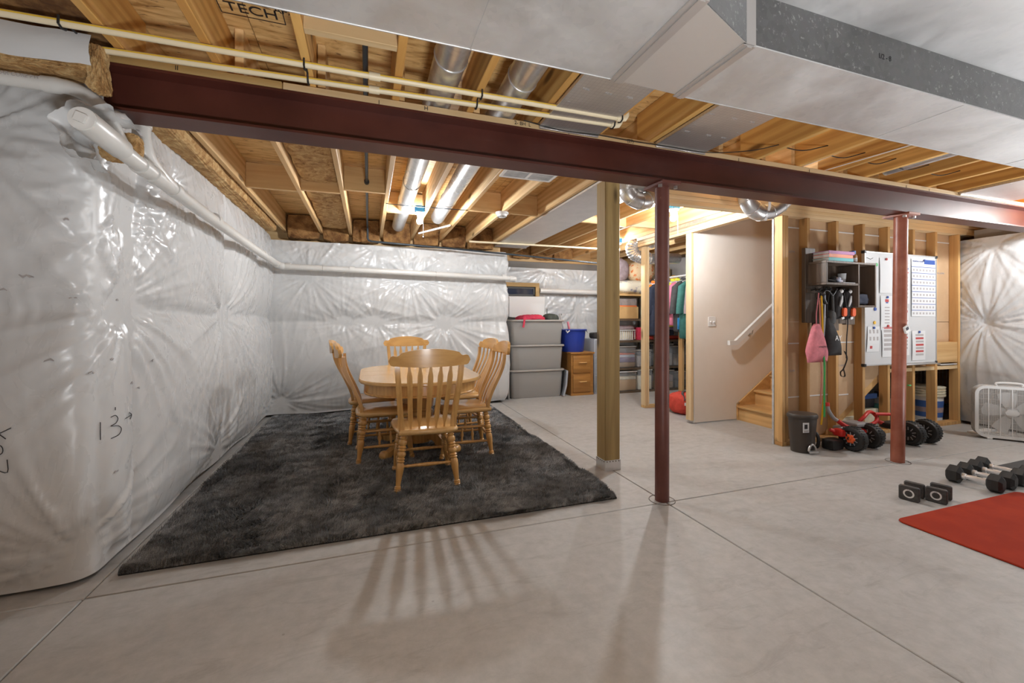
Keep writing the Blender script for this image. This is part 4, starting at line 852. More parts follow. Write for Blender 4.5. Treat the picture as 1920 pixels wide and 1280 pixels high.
solo('dark_shoe',softbox(3.64,3.92,6.36,6.55,.935,1.03,85,.008,8,.3),'blackc','dark shoes lying on the grey drawer tower','shoe')
# ---------------------------------------------------------------- closet shelving and its load
shf=thing('storage_shelf','dark steel shelving rack deep in the closet','shelf',(4.6,6.5,0))
for z in (.03,.43,.90,1.27,1.70): part('shelf_board',MB().box(3.99,5.55,6.22,6.72,z-.035,z),'darkmetal' if z<1.6 else 'card',shf,True,smooth=0)
for x in (4.0,4.77,5.54):
    for y in (6.235,6.705): part('upright',MB().box(x-.012,x+.012,y-.012,y+.012,0,2.0),'darkmetal',shf,True,smooth=0)
def bin_(x0,x1,z,h,label,inner,lidm='toterim',im='tan'):
    t=thing('clear_bin',label,'bin',((x0+x1)/2,6.42,z),0); part('box',MB().prism(rrect(x1-x0,.36,.03),0,h-.02,2,inset=.01),'clear',t); part('lid',MB().prism(rrect(x1-x0+.02,.38,.03),h-.02,h,2,inset=.006),lidm,t)
    for k,(m,a,b) in enumerate(inner): part('contents',MB().box(-(x1-x0)/2+.02,(x1-x0)/2-.02,-.165,.165,.01+a*(h-.04),.005+b*(h-.04),.006),m,t)
    return t
bin_(4.03,4.40,.431,.37,'clear bin with a blue and purple fold inside, second shelf left',[('tan',0,.25),('purple',.25,.5),('ltblue',.5,.65),('orange',.65,.72)])
bin_(4.42,4.72,.431,.30,'clear bin with pale contents, second shelf beside the maroon column',[('greyc',0,.7)])
bin_(4.82,5.18,.431,.40,'clear bin with a red and blue label, second shelf right of the column',[('softgrey',0,.6)]); 
bin_(5.2,5.52,.431,.36,'clear bin at the right end of the second shelf',[('greyc',0,.6)])
bin_(4.03,4.42,.031,.34,'clear bin holding a cardboard box, bottom shelf left',[('card',0,.62),('cream',.62,.8)],'white'); bin_(4.44,4.74,.031,.36,'clear bin of pale cloth, bottom shelf middle',[('cream',0,.75)],'white')
bin_(4.80,5.2,.031,.33,'clear bin with brown items, bottom shelf right',[('tan',0,.4),('mauve',.4,.8)]); bin_(5.22,5.52,.031,.30,'clear bin with a bag, bottom shelf far right',[('blackc',0,.5)])
solo('cardboard_box',MB().box(4.02,4.45,6.25,6.6,1.272,1.48,.004),'card','plain cardboard box on the fourth closet shelf','box')
solo('packaged_box',MB().box(4.05,4.42,6.26,6.6,1.50,1.615,.003),'greyc','flat grey box lying on the cardboard box','box'); solo('game_box',MB().box(4.06,4.42,6.25,6.6,1.48,1.50,.002),'bk_orange','thin red box edge under the flat grey box','box')
lb=thing('laundry_basket','small white slatted basket on the third closet shelf','basket',(4.22,6.40,.902))
part('rim',MB().tube([(p[0],p[1],.17) for p in rrect(.38,.28,.04)],.010,6,closed=True),'white',lb); part('base',MB().prism(rrect(.33,.24,.03),0,.02),'white',lb)
for k in range(9): part('slat',MB().box(-.165+.0412*k-.007,-.165+.0412*k+.007,-.137,-.131,.015,.165),'white',lb,smooth=0)
part('liner',MB().prism(rrect(.32,.23,.03),.02,.15),'cream',lb)
solo('red_box',MB().box(4.46,4.62,6.27,6.5,.902,1.12,.004),'crimson','dark red box beside the white basket','box'); solo('folded_cloth',softbox(4.02,4.44,6.30,6.6,1.075,1.16,90,.01,8,.25),'mauve','folded dark cloth above the white basket','cloth')
solo('folded_cloth',softbox(4.42,5.5,6.28,6.6,.90,.97,91,.012,8,.25),'redc','row of folded pink and red cloth on the third shelf','cloth')
solo('patterned_quilt',softbox(4.0,4.95,6.2,6.7,1.70,1.94,92,.014,10,.0,3),'quilt','folded quilt with grey and cream print on the top closet shelf','quilt')
solo('grey_pillow',softbox(4.02,4.36,6.3,6.62,1.92,2.34,93,.015,10,.0,2.4),'mauve','grey brown pillow standing on the folded quilt','pillow'); solo('floral_pillow',softbox(4.36,4.86,6.25,6.6,1.92,2.30,94,.012,10,.0,2.5),'floral','orange floral pillow standing on the folded quilt','pillow')
solo('stuffed_toy',softbox(5.02,5.25,6.1,6.35,1.70,2.0,95,.02,8,.35),'cream','pale stuffed toy at the right end of the top shelf','toy')
solo('doll_head',MB().sphere((4.95,5.95,1.93),.085,12,9),'bk_yellow','yellow toy head peeking above the clothes rod','toy')
solo('shelf_header',MB().box(4.1,5.5,6.72,6.8,2.10,2.25),'ltwood_x','pale lumber header behind the top closet shelf','lumber')
# hanging jackets
rod=solo('clothes_rod',MB().tube([(4.75,4.95,1.955),(4.75,6.20,1.955)],.015,12),'white','white rod the jackets hang from','rod')
def jacket(y,m,label,hem,accent=None,w=.50,dx=0):
    t=thing('hanging_jacket',label,'jacket',(4.75+dx,y,1.94)); rs=random.Random(int(y*1000))
    out=[(0,-.055),(.06,-.06),(.15,-.10),(w*.5,-.17),(w*.62,-.55),(w*.60,-.60),(w*.5,-.58),(w*.44,-.45),(w*.46,hem+.02),(w*.40,hem)]
    pl=[(x,z) for x,z in out]+[(-x,z) for x,z in out[::-1][:-1]]; pl=[p for i,p in enumerate(pl) if i==0 or p!=pl[i-1]]
    # layered cross sections give the jacket a soft thickness
    n=len(pl); cx=0; cz=-.4; v=[]; f=[]
    for k,(yy,sc) in enumerate(((-.055,.80),(-.05,.92),(-.02,1),(.02,1),(.05,.92),(.055,.80))):
        for i,(x,z) in enumerate(pl): v.append((x*sc+.006*math.sin(i*2+k),yy*(1+.35*math.sin(z*9+x*6)),cz+(z-cz)*(sc*.15+.85)))
    for k in range(5):
        for i in range(n): f.append((k*n+i,k*n+(i+1)%n,(k+1)*n+(i+1)%n,(k+1)*n+i))
    f+=[tuple(range(n))[::-1],tuple(5*n+i for i in range(n))]
    part('shell',MB().add(v,f),m,t,smooth=70)
    hb=MB().tube([(.19,0,-.10),(0,0,-.045),(-.19,0,-.10)],.009,8).tube([(0,0,-.045),(0,0,-.01)]+[(.02*math.sin(a)-.0,0,.012+.02*(1-math.cos(a))-.02) for a in (.5,1.2,2,2.8,3.6)],.003,6)
    part('hanger',hb,'white',t)
    part('collar',MB().tube([(.075*math.cos(a),.05*math.sin(a),-.055+.012*math.cos(2*a)) for a in [k*PI/8 for k in range(16)]],.022,8,closed=True),accent[0] if accent and accent[1]=='collar' else m,t)
    if accent and accent[1]!='collar': part('panel',MB().box(-w*.445,w*.445,-.078,-.058,accent[2],accent[3],.01),accent[0],t)
    return t
jacket(6.17,'teal','teal patterned jacket at the far end of the rod',-.80,('orangecloth','panel',-.75,-.55)); jacket(5.92,'navy','dark navy jacket left of the maroon column',-.95,None,.54,-.08)
jacket(6.03,'orangecloth','orange jacket just behind the maroon column',-.92,('navy','panel',-.5,-.3),.40,-.10); jacket(5.77,'purple','purple grey jacket on the rod, behind the yellow green one',-.85)
jacket(5.665,'yellow','yellow green jacket between the purple and pink jackets',-.8,None,.46); jacket(5.555,'pink','pink jacket with a printed yoke',-.78,('yellow','collar'),.48)
jacket(5.43,'charcoal','charcoal jacket with a blue lower panel',-.88,('bluecloth','panel',-.84,-.66),.50); jacket(5.31,'teal','dark teal jacket second from the drywall end',-.98,None,.50,.02); jacket(5.19,'mauve','mauve grey jacket nearest the drywall end',-.90,None,.50,.06)
# bags on the closet floor
db=thing('duffel_bag','red and white duffel bag on the floor behind the drywall end','bag',(3.98,4.62,0)); part('body',softbox(3.82,4.20,4.45,4.80,0,.28,97,.016,12,.0,3),'redc',db,True); part('white_panel',softbox(4.05,4.14,4.435,4.79,.01,.275,98,.008,8,.0,3),'white',db,True)
part('strap',MB().strap(bez([(3.88,4.46,.2),(3.92,4.55,.285),(4.02,4.6,.29),(4.12,4.6,.27)],5),.03,.006,(0,1,0)),'charcoal',db,True); part('patch',MB().box(3.86,3.95,4.430,4.442,.14,.175),'white',db,True)
solo('blue_bag',softbox(4.0,4.16,4.32,4.46,0,.22,99,.012,8,.35),'bluecloth','small blue and black bag in front of the red duffel bag','bag')
# ---------------------------------------------------------------- wall organizer and what it holds
og=thing('wall_organizer','dark grey stained wooden wall shelf with cubbies, hung on the studs','shelf',(4.45,3.0,1.2))
for x0,x1,z0,z1 in ((4.085,4.22,1.21,1.95),(4.225,4.33,1.17,1.80),(4.335,4.42,1.20,1.92),(4.425,4.56,1.13,1.83),(4.565,4.66,1.20,1.80),(4.665,4.80,1.19,1.79)): part('back_slat',MB().box(x0,x1,3.018,3.058,z0,z1,.003),'organ',og,True,smooth=0)
part('shelf_top',MB().box(4.12,4.83,2.84,3.018,1.785,1.805,.002),'organ',og,True,smooth=0); part('shelf_bottom',MB().box(4.12,4.58,2.84,3.018,1.575,1.597,.002),'organ',og,True,smooth=0)
for x,z0 in ((4.12,1.597),(4.565,1.365),(4.81,1.365)): part('side_panel',MB().box(x,x+.02,2.84,3.018,z0,1.785,.002),'organ',og,True,smooth=0)
part('cubby_floor',MB().box(4.585,4.81,2.84,3.018,1.365,1.383,.002),'organ',og,True,smooth=0); part('cubby_back',MB().box(4.585,4.81,3.012,3.0179,1.383,1.785),'organ',og,True,smooth=0)
part('hook_rail',MB().box(4.09,4.58,3.000,3.018,1.505,1.545,.002),'organ',og,True,smooth=0)
for x in (4.14,4.20,4.27,4.35,4.45,4.53): part('hook',MB().tube(bez([(x,3.0,1.53),(x,2.95,1.535),(x,2.92,1.515),(x,2.90,1.535)],4),.006,6).sphere((x,2.90,1.54),.010,8,6),'black',og,True)
def book(z,x,rz,m,lab,s=1.0,h=.028):
    t=thing('book',lab,'book',(x,2.93,z),rz,'books flat on top of the wall shelf'); part('pages',MB().box(-.145*s,.150*s,-.075,.078,.003,h-.003),'paper',t,smooth=0)
    part('cover',MB().box(-.15*s,.155*s,-.082,.082,0,.003).box(-.15*s,.155*s,-.082,.082,h-.003,h).box(-.15*s,.155*s,-.083,-.079,.003,h-.003),m,t,smooth=0)
book(1.806,4.335,.0,'bk_teal','teal book at the bottom of the pile on the wall shelf',1.1,.032); book(1.839,4.335,.03,'bk_orange','orange book in the middle of the pile on the wall shelf',1.1,.033); book(1.873,4.345,-.02,'bk_purple','pink and purple book on top of the pile on the wall shelf',1.12,.030)
jr=thing('jar','small amber bottle with a blue cap at the right end of the wall shelf','bottle',(4.62,2.93,1.806)); part('glass',MB().lathe([(.035,0),(.04,.01),(.04,.075),(.025,.095)],18),'amber',jr); part('cap',MB().lathe([(.028,.092),(.028,.125),(0,.126)],18),'box_blue',jr); part('label_band',MB().lathe([(.0405,.015),(.0405,.05)],18),'paper',jr)
cu=thing('drinking_glass','clear glass with white marks inside the wall shelf','glass',(4.47,2.93,1.598)); part('cup',MB().lathe([(.028,0),(.036,.10),(.034,.10),(.027,.006),(0,.006)],20),'drinkglass',cu)
solo('goggles',MB().sphere((4.32,2.91,1.635),.035,12,8,(1.1,1,.9)).tube([(4.19,2.9,1.625),(4.24,2.88,1.62),(4.30,2.88,1.612)],.012,8),'blackc','black item with a strap lying in the wall shelf','goggles'); solo('blue_toy',MB().box(4.34,4.40,2.87,2.93,1.598,1.63,.01).sphere((4.33,2.87,1.635),.022,10,7),'ltblue','small blue and white toy beside the glass in the wall shelf','toy')
solo('paper_pad',MB().box(4.36,4.53,2.845,2.89,1.5975,1.603),'paper','white pad at the shelf front edge under the glass','paper')
solo('knit_cap',softbox(4.60,4.78,2.87,3.0,1.384,1.50,110,.012,8,.3),'navy','dark blue cap stuffed in the narrow cubby','cap')
# hanging shoes: black with white flashes and orange toes
def skate(x,lab):
    t=thing('hanging_shoe',lab,'shoe',(x,2.93,1.24),0,'black padded shoes hung from the hooks'); 
    part('shell',softbox(x-.056,x+.056,2.885,2.985,1.24,1.535,int(x*100),.008,10,.0,3),'blackc',t,True)
    part('toe_cap',MB().prism(rrect(.05,.085,.018,3,.026,.075),-.064,-.040,1,inset=.004),'orange',t); part('flash',MB().strap([(-.034,-.050,.13),(-.02,-.056,.18),(-.004,-.052,.235)],[.014,.030,.012],.010,(1,0,.2)),'softgrey',t)
    part('heel_cap',MB().sphere((.02,-.026,.280),.020,10,7),'white',t); part('sole_line',MB().strap([(-.01,-.05,.012),(.03,-.045,.02)],.022,.008,(0,0,1)),'white',t)
skate(4.40,'black and white hanging shoe with an orange toe, left of the pair'); skate(4.525,'black and white hanging shoe with an orange toe, right of the pair')
# bands, bags and cords hanging on the hooks
def band(lab,pts,m,r=.007,nm='resistance_band'): return solo(nm,MB().tube(bez(pts,6),r,8),m,lab,'band')
band('yellow elastic band hanging from the left hook down to the bin',[(4.145,2.905,1.50),(4.15,2.90,1.30),(4.17,2.905,1.0),(4.20,2.91,.70),(4.19,2.92,.40),(4.165,2.92,.22)],'yel',.008)
band('pink elastic band beside the yellow one',[(4.135,2.915,1.45),(4.13,2.905,1.2),(4.14,2.91,1.0),(4.17,2.92,.70),(4.17,2.93,.42)],'pnk',.006)
band('pale blue elastic band right of the yellow one',[(4.195,2.905,1.48),(4.185,2.90,1.25),(4.17,2.90,1.08)],'ltblue',.007)
band('green elastic band hanging below the pink bag',[(4.155,2.90,.98),(4.16,2.885,.80),(4.165,2.89,.55),(4.18,2.90,.30)],'green',.008)
solo('band_handle',MB().tube([(4.13,2.93,1.46),(4.16,2.91,1.38)],.016,10).tube([(4.18,2.92,1.47),(4.20,2.90,1.39)],.015,10).sphere((4.16,2.91,1.49),.03,10,7),'black','black foam handles of the elastic bands on the left hooks','handle')
solo('sunglasses',MB().tube(bez([(4.08,2.90,1.52),(4.12,2.88,1.49),(4.17,2.88,1.52),(4.22,2.88,1.51),(4.26,2.88,1.475),(4.30,2.885,1.50),(4.34,2.90,1.525)],5),.006,6),'black','black wire glasses hung across the hooks','glasses')
def sack(name,lab,x,z0,z1,w0,w1,m,tilt,seed,txt):
    t=thing(name,lab,'bag',(x,2.92,z1)); n=18; k=16; v=[];f=[]; rs=np.random.RandomState(seed)
    for i in range(n+1):
        u=i/n; w=lerp(w0,w1,min(1,u*1.35)**.7); d=lerp(.02,.055,min(1,u*1.6))*(1-max(0,u-.8)*3.2); z=lerp(0,z0-z1,u)
        for j in range(k):
            a=2*PI*j/k; fold=1+.10*math.sin(a*5+u*3)*(1-u)+.03*math.sin(a*3+9*u)
            v.append((w/2*math.cos(a)*fold+tilt*u,d*math.sin(a)*fold,z-.012*math.sin(a*2+u)*u))
    for i in range(n):
        for j in range(k): f.append((i*k+j,i*k+(j+1)%k,(i+1)*k+(j+1)%k,(i+1)*k+j))
    f+=[tuple(range(k))[::-1],tuple(n*k+j for j in range(k))]
    part('sack',MB().add(v,f),m,t,smooth=70); part('drawcord',MB().tube([(0,0,0),(.0,.0,.1),(.02,-.01,.30)],.005,6),'black' if m=='blackc' else m,t)
    if txt: text(txt[0],txt[1],txt[2],FACE_Y,txt[3],t,world=False); 
    return t
sack('drawstring_bag','pink drawstring bag hanging from the bands under the wall shelf',4.10,.84,1.20,.05,.27,'rose',.01,1,('ATHLETICS',.022,(.01,-.058,-.22),'ink'))
bb_=sack('drawstring_bag','black drawstring bag with white letters right of the pink bag',4.25,.90,1.26,.05,.19,'blackc',.10,2,('AY',.07,(.06,-.064,-.2),'white'))
solo('hanging_strap',MB().strap(bez([(4.43,2.88,.93),(4.45,2.87,.86),(4.40,2.87,.76),(4.36,2.87,.73),(4.37,2.87,.69),(4.42,2.87,.69),(4.40,2.87,.76)],5),.022,.004,(.6,.8,0)),'blackc','black webbing strap with a loop dangling below the black bag','strap')
solo('cable',MB().tube(bez([(4.455,2.90,1.50),(4.46,2.87,1.25),(4.445,2.87,1.05),(4.44,2.87,.86)],5),.005,6),'blackc','thin black cord hanging between the two shoes','cord')
solo('black_pouch',softbox(4.255,4.335,2.88,2.95,1.19,1.33,120,.01,8,.0,2.6).tube([(4.30,2.9,1.31),(4.29,2.9,1.5)],.012,8),'charcoal','dark grey pouch hanging left of the pair of shoes','pouch')
# ---------------------------------------------------------------- whiteboard with its papers
wbd=thing('whiteboard','square whiteboard covered in papers, screwed to the studs','whiteboard',(5.575,3.04,.757)); 
part('panel',MB().box(4.972,6.178,3.032,3.052,.762,1.957),'board',wbd,True,smooth=0)
part('frame',MB().box(4.965,6.185,3.026,3.058,1.957,1.967).box(4.965,6.185,3.026,3.058,.752,.762).box(4.965,4.975,3.026,3.058,.762,1.957).box(6.175,6.185,3.026,3.058,.762,1.957),'alu',wbd,True,smooth=0)
for x in (4.972,6.178):
    for z in (.758,1.96): part('corner',MB().box(x-.016,x+.016,3.022,3.06,z-.016,z+.016,.004),'black',wbd,True)
part('pen_tray',MB().box(5.45,6.17,2.985,3.03,.742,.752,.002),'alu',wbd,True)
def paper(x0,x1,z0,z1,lab,rows=(),head=None,title=None,tl=0,cols=0):
    t=thing('paper_sheet',lab,'paper',((x0+x1)/2,3.031,z0),0,'papers held on the whiteboard'); w=x1-x0; h=z1-z0
    b=MB(); n=6; v=[]; f=[]
    for i in range(n+1):
        z=h*i/n; b_=-.0025-.007*math.sin(PI*i/n*.9+.3)*(.6)
        for x in (-w/2,w/2): v.append((x+tl*(i/n-.5),b_*(1.4 if x<0 else .6),z))
    f=[(2*i,2*i+1,2*i+3,2*i+2) for i in range(n)]
    b.add(v,f).add([(a,c+.0015,d) for a,c,d in v],[q[::-1] for q in f]); part('sheet',b,'paper',t,smooth=0)
    sy=lambda x,z: (-.0025-.0042*math.sin(PI*(z/h)*.9+.3))*lerp(1.4,.6,(x+w/2)/w)-.0007
    for m in sorted(set(r[1] for r in rows)):
        q=MB()
        for z,mm,th,a,c in rows:
            if mm==m: q.add([(xx,sy(xx,zz),zz) for xx,zz in ((-w/2+w*a,h*z-th/2),(-w/2+w*c,h*z-th/2),(-w/2+w*c,h*z+th/2),(-w/2+w*a,h*z+th/2))],[(0,1,2,3)])
        part('printed_line',q,m,t,smooth=0)
    if title: text(title[0],title[1],(title[4] if len(title)>4 else 0,sy(-w/2,h*title[2])-.0005,h*title[2]),FACE_Y,title[3],t,world=False)
    part('magnet',MB().lathe([(.013,0),(.013,.008),(0,.009)],10,Matrix.Translation((0,-.0085,h-.015))@Matrix.Rotation(PI/2,4,'X')),head or 'blueink',t); return t
def cal(n,m='blueink',grey='greyink'):
    rows=[]
    for k in range(n): rows.append((.86-.86*k/n,m,.006,0,1))
    for k in range(n):
        for j in range(7): rows.append((.86-.86*(k+.5)/n,'greyink',.022,.05+.135*j,.12+.135*j))
    return rows
paper(5.73,6.165,1.28,1.925,'tall paper calendar with blue rows at the right of the whiteboard',cal(8)+[(.955,'blueink',.05,.52,.98)],'blueink',('MONTHLY PLAN',.024,.955,'blueink',-.105))
paper(5.51,5.70,1.42,1.86,'paper with red and blue print just right of the rust red column',[(.88,'blueink',.02,.1,.9),(.78,'redink',.014,.1,.9)]+[(.66-.1*k,'greyink',.022,.15,.85) for k in range(6)],'redink')
paper(5.46,5.68,1.02,1.37,'paper with red bars right of the column, below the upper papers',[(.9,'redink',.025,.05,.95),(.60,'redink',.008,.05,.95),(.38,'redink',.008,.05,.95),(.12,'redink',.008,.05,.95),(.75,'greyink',.03,.1,.8),(.5,'greyink',.03,.1,.8),(.25,'greyink',.03,.1,.8)],'redink')
paper(5.20,5.40,1.53,1.91,'blank paper high up left of the rust red column',[],'redink')
paper(5.215,5.42,1.13,1.50,'paper with a red and blue crest left of the column',[(.86,'redink',.03,.35,.65),(.80,'blueink',.012,.40,.6)]+[(.66-.09*k,'greyink',.012,.3,.7) for k in range(6)]+[(.05,'redink',.008,.25,.9)],'blueink')
paper(5.0,5.20,.90,1.10+.07,'handwritten paper at the lower left of the whiteboard',[(.8,'greyink',.04,.15,.3),(.8,'greyink',.04,.45,.6),(.8,'greyink',.04,.75,.9),(.52,'greyink',.04,.15,.3),(.52,'greyink',.04,.45,.6),(.52,'greyink',.04,.75,.9),(.18,'redink',.03,.2,.4)],'blueink',None,.02)
paper(5.235,5.42,.84,1.19,'paper with a red heading low and left of the column',[(.95,'redink',.035,.0,1)]+[(.8-.14*k,'greyink',.03,.15,.85) for k in range(5)],'redink',None,-.01)
paper(5.53,5.70,.85,1.17,'small paper in the lower middle, right of the column',[(.85-.12*k,'redink' if k==2 else 'greyink',.02,.2,.8) for k in range(6)],'redink')
paper(5.74,5.98,.79,1.12,'small paper at the lower right of the whiteboard',[(.85-.11*k,'redink' if k%2 else 'greyink',.022,.25,.85) for k in range(7)],'blueink')
for i,(x,z,m,l) in enumerate(((5.15,1.83,'green','green magnet at the upper left of the whiteboard'),(5.13,1.355,'blueink','blue magnet at the left edge of the whiteboard'),(5.12,1.21,'bk_yellow','yellow smiley magnet at the left edge of the whiteboard'))): solo('magnet',MB().lathe([(.018,0),(.018,.008),(0,.009)],12,Matrix.Translation((x,3.031,z))@Matrix.Rotation(PI/2,4,'X')),m,l,'magnet')
scr=MB().tube([(5.0,3.030,1.90),(5.06,3.030,1.885),(5.10,3.030,1.90)],.002,5); part('marker_scribble',scr,'ink',wbd,True)
# ---------------------------------------------------------------- pedal bin
pbn=thing('pedal_bin','dark brown oval pedal bin standing against the stud wall','bin',(3.885,2.90,0)); X=Matrix.Rotation(-.25,4,'Z')
part('body',MB().lathe([(.098,.0),(.100,.012),(.122,.315),(.118,.32)],32,X,1,.86),'trash',pbn); part('lid',MB().lathe([(.128,.318),(.132,.325),(.132,.345),(.122,.357),(.06,.364),(0,.366)],32,X,1,.86),'trash',pbn)
part('pedal',MB().prism([(-.075,-.125),(.03,-.135),(.045,-.11),(-.05,-.095)],.018,.034,2,inset=.004),'alu',pbn); part('pedal_arch',MB().tube([(-.005+.045*math.cos(a),-.098,.03+.055*math.sin(a)) for a in [k*PI/10 for k in range(11)]],.009,8),'alu',pbn)
lb_=thing('',' ','x') if False else None
part('label_sticker',MB().box(-.085,-.025,-.103,-.0985,.20,.29,0,Matrix.Rotation(-.18,4,'Z')),'paper',pbn,smooth=0); part('label_picture',MB().box(-.072,-.042,-.1045,-.103,.235,.275,0,Matrix.Rotation(-.18,4,'Z')),'blackc',pbn,smooth=0); part('label_print',MB().box(-.08,-.03,-.1042,-.103,.207,.222,0,Matrix.Rotation(-.18,4,'Z')),'greyink',pbn,smooth=0)
rg=solo('black_ring',MB().tube([(4.10,2.93+.03*math.cos(a),.075+.07*math.sin(a)) for a in [k*PI/12 for k in range(24)]],.016,8,closed=True),'black','black ring handle on the floor right of the pedal bin','handle')
# ---------------------------------------------------------------- ride-on toys
def wheel(parent,cx,cy,cz,r,w,hub):
    wq=part('wheel',MB().lathe([(r*.66,-w*.5),(r*.80,-w*.5),(r*.93,-w*.46),(r,-w*.28),(r,w*.28),(r*.93,w*.46),(r*.80,w*.5),(r*.66,w*.5),(r*.66,-w*.5)],28,Matrix.Translation((cx,cy,cz))@Matrix.Rotation(PI/2,4,'Y'),cap=False),'rubber',parent)
    tr=MB()
    for k in range(28):
        a=2*PI*k/28
        tr.box(-w*.26,w*.26,-.006,.006,r-.004,r+.006,0,Matrix.Translation((cx,cy,cz))@Matrix.Rotation(a,4,'X'))
    part('tread',tr,'rubber',wq,smooth=0)
    part('rim_disc',MB().lathe([(0,-w*.36),(r*.60,-w*.40),(r*.64,-w*.30),(r*.64,w*.2),(0,w*.2)],28,Matrix.Translation((cx,cy,cz))@Matrix.Rotation(PI/2,4,'Y')),'black',wq)
    sp=MB()
    for k in range(10): sp.box(-w*.40,-w*.37,-.004,.004,r*.30,r*.58,0,Matrix.Translation((cx,cy,cz))@Matrix.Rotation(2*PI*k/10,4,'X'))
    part('spoke_rib',sp,'seatgrey',wq,smooth=0)
    if hub:
        hb=MB()
        for k in range(6): hb.sphere((cx-w*.42,cy+r*.25*math.cos(k*PI/3),cz+r*.25*math.sin(k*PI/3)),r*.15,8,6,(.4,1,1))
        part('hub_cap',hb.lathe([(r*.26,-w*.47),(r*.26,-w*.38)],14,Matrix.Translation((cx,cy,cz))@Matrix.Rotation(PI/2,4,'Y')).lathe([(0,-w*.52),(r*.075,-w*.52),(r*.075,-w*.46)],10,Matrix.Translation((cx,cy,cz))@Matrix.Rotation(PI/2,4,'Y')),'orange',wq)
t1=thing('ride_on_toy','red ride-on toy with red wheel hub, left of the rust red column','toy',(4.50,2.77,0),0,'red ride-on toys by the stud wall')
wheel(t1,-.15,-.02,.115,.112,.10,True); wheel(t1,.12,.0,.115,.112,.10,False)
part('axle',MB().tube([(-.2,-.01,.115),(.22,.0,.115)],.014,10),'black',t1)
part('frame',MB().tube(bez([(-.185,.10,.26),(-.10,.08,.205),(0,.05,.175),(.10,.02,.15)],6),.020,12),'red',t1); part('frame',MB().tube(bez([(-.26,.12,.175),(-.2,.08,.15),(-.10,.04,.13)],6),.018,12),'red',t1)
part('handle_bar',MB().tube(bez([(-.25,.15,.40),(-.245,.14,.35),(-.21,.12,.285),(-.185,.10,.26)],5),.017,12),'seatgrey',t1); part('grip',MB().tube([(-.252,.15,.395),(-.25,.155,.43)],.022,12),'red',t1)
part('seat',softbox(-.03,.16,.02,.18,.19,.235,130,.003,8,.3),'seatgrey',t1); part('fender',softbox(-.24,-.08,.02,.12,.12,.19,131,.003,8,.3),'red',t1); part('fender',softbox(-.19,-.06,.06,.15,.17,.205,132,.003,8,.3),'seatgrey',t1)
part('rear_caster',softbox(-.36,-.20,.02,.14,.0,.10,133,.003,8,.4),'black',t1); part('front_roller',MB().tube([(.20,.02,.10),(.34,.04,.10)],[.055,.045],16),'black',t1)
t2=thing('ride_on_toy','red ride-on toy with a looped red handle, mostly behind the rust red column','toy',(5.20,2.70,0),0,'red ride-on toys by the stud wall')
wheel(t2,-.10,.0,.115,.115,.10,False); wheel(t2,.15,.0,.115,.115,.10,False); part('axle',MB().tube([(-.16,0,.115),(.2,0,.115)],.014,10),'black',t2)
lp=[(-.45+.125*math.cos(a),.17+.02*math.sin(a*2),.245+.062*math.sin(a)+.02*math.cos(a)) for a in [k*PI/14 for k in range(28)]]
part('loop_handle',MB().tube(lp,.017,10,closed=True),'red',t2); part('frame',MB().tube(bez([(-.33,.17,.22),(-.24,.12,.18),(-.12,.05,.14)],5),.02,10),'red',t2); part('frame',MB().tube([(-.36,.16,.29),(-.22,.10,.29)],.016,10),'red',t2)
part('seat',softbox(-.30,-.08,.03,.17,.15,.21,134,.003,8,.35),'black',t2)
# ---------------------------------------------------------------- store of things under the stairs
bu=thing('bucket','white bucket with a stack of lids and a dark blue label, under the stairs','bucket',(6.63,3.34,0)); part('body',MB().lathe([(.135,.0),(.15,.30)],24),'white',bu); part('label_band',MB().lathe([(.1395,.05),(.1495,.25)],24),'box_blue',bu); part('label_stripe',MB().lathe([(.1435,.11),(.1465,.17)],24),'mauve',bu)
for k in range(4): part('stacked_lid',MB().lathe([(.15,.30+.032*k),(.166,.305+.032*k),(.170,.325+.032*k),(.155,.33+.032*k)],24),'cream',bu)
cr=thing('wire_crate','grey wire crate behind the bucket under the stairs','crate',(6.9,3.75,0)); g=MB()
for k in range(15): g.tube([(6.7+.08*k,3.72,.05),(6.7+.08*k,3.72,.60)],.003,4)
for k in range(7): g.tube([(6.7,3.72,.05+.09*k),(7.82,3.72,.05+.09*k)],.003,4)
part('front_grid',g,'alu',cr,True,smooth=0); part('tray',MB().box(6.7,7.82,3.72,4.0,.02,.05),'black',cr,True); part('top_handle',MB().tube([(7.0,3.70,.52),(7.15,3.70,.52)],.008,6),'white',cr,True)
for i,(x0,x1,y0,z0,z1,m,l) in enumerate(((5.08,5.45,3.35,.0,.12,'cream','pale box at the bottom of the heap behind the first toy'),(5.05,5.5,3.40,.12,.20,'card','flattened cardboard on the heap under the stairs'),(5.3,5.75,3.4,.20,.30,'box_dk','black box on the heap under the stairs'),(5.32,5.8,3.4,.30,.36,'box_blue','blue box on the black box under the stairs'),(5.28,5.78,3.42,.36,.41,'blackc','dark flat case topping the heap under the stairs'),(4.86,5.06,3.35,.19,.27,'crimson','red box beside the stair stringer'),(5.47,5.75,3.36,.0,.19,'cream','cream box low under the stairs'),(5.78,5.98,3.34,.0,.22,'teal','teal box low under the stairs'),(5.92,6.08,3.30,.12,.30,'softgrey','pale grey box right of the rust red column'),(5.92,6.06,3.34,.30,.36,'box_dk','black box on the pale grey box')
    )): solo('stored_box',MB().box(x0,x1,y0,y0+.3,z0,z1,.006),m,l,'box')
solo('floor_duct_piece',MB().box(6.25,6.62,2.72,2.80,0,.02,.004),'white','flat white strip lying on the floor left of the box fan','strip')
solo('white_sheet',MB().box(6.35,6.66,3.07,3.14,.712,.722),'paper','folded paper on the stud wall ledge right of the whiteboard','paper')
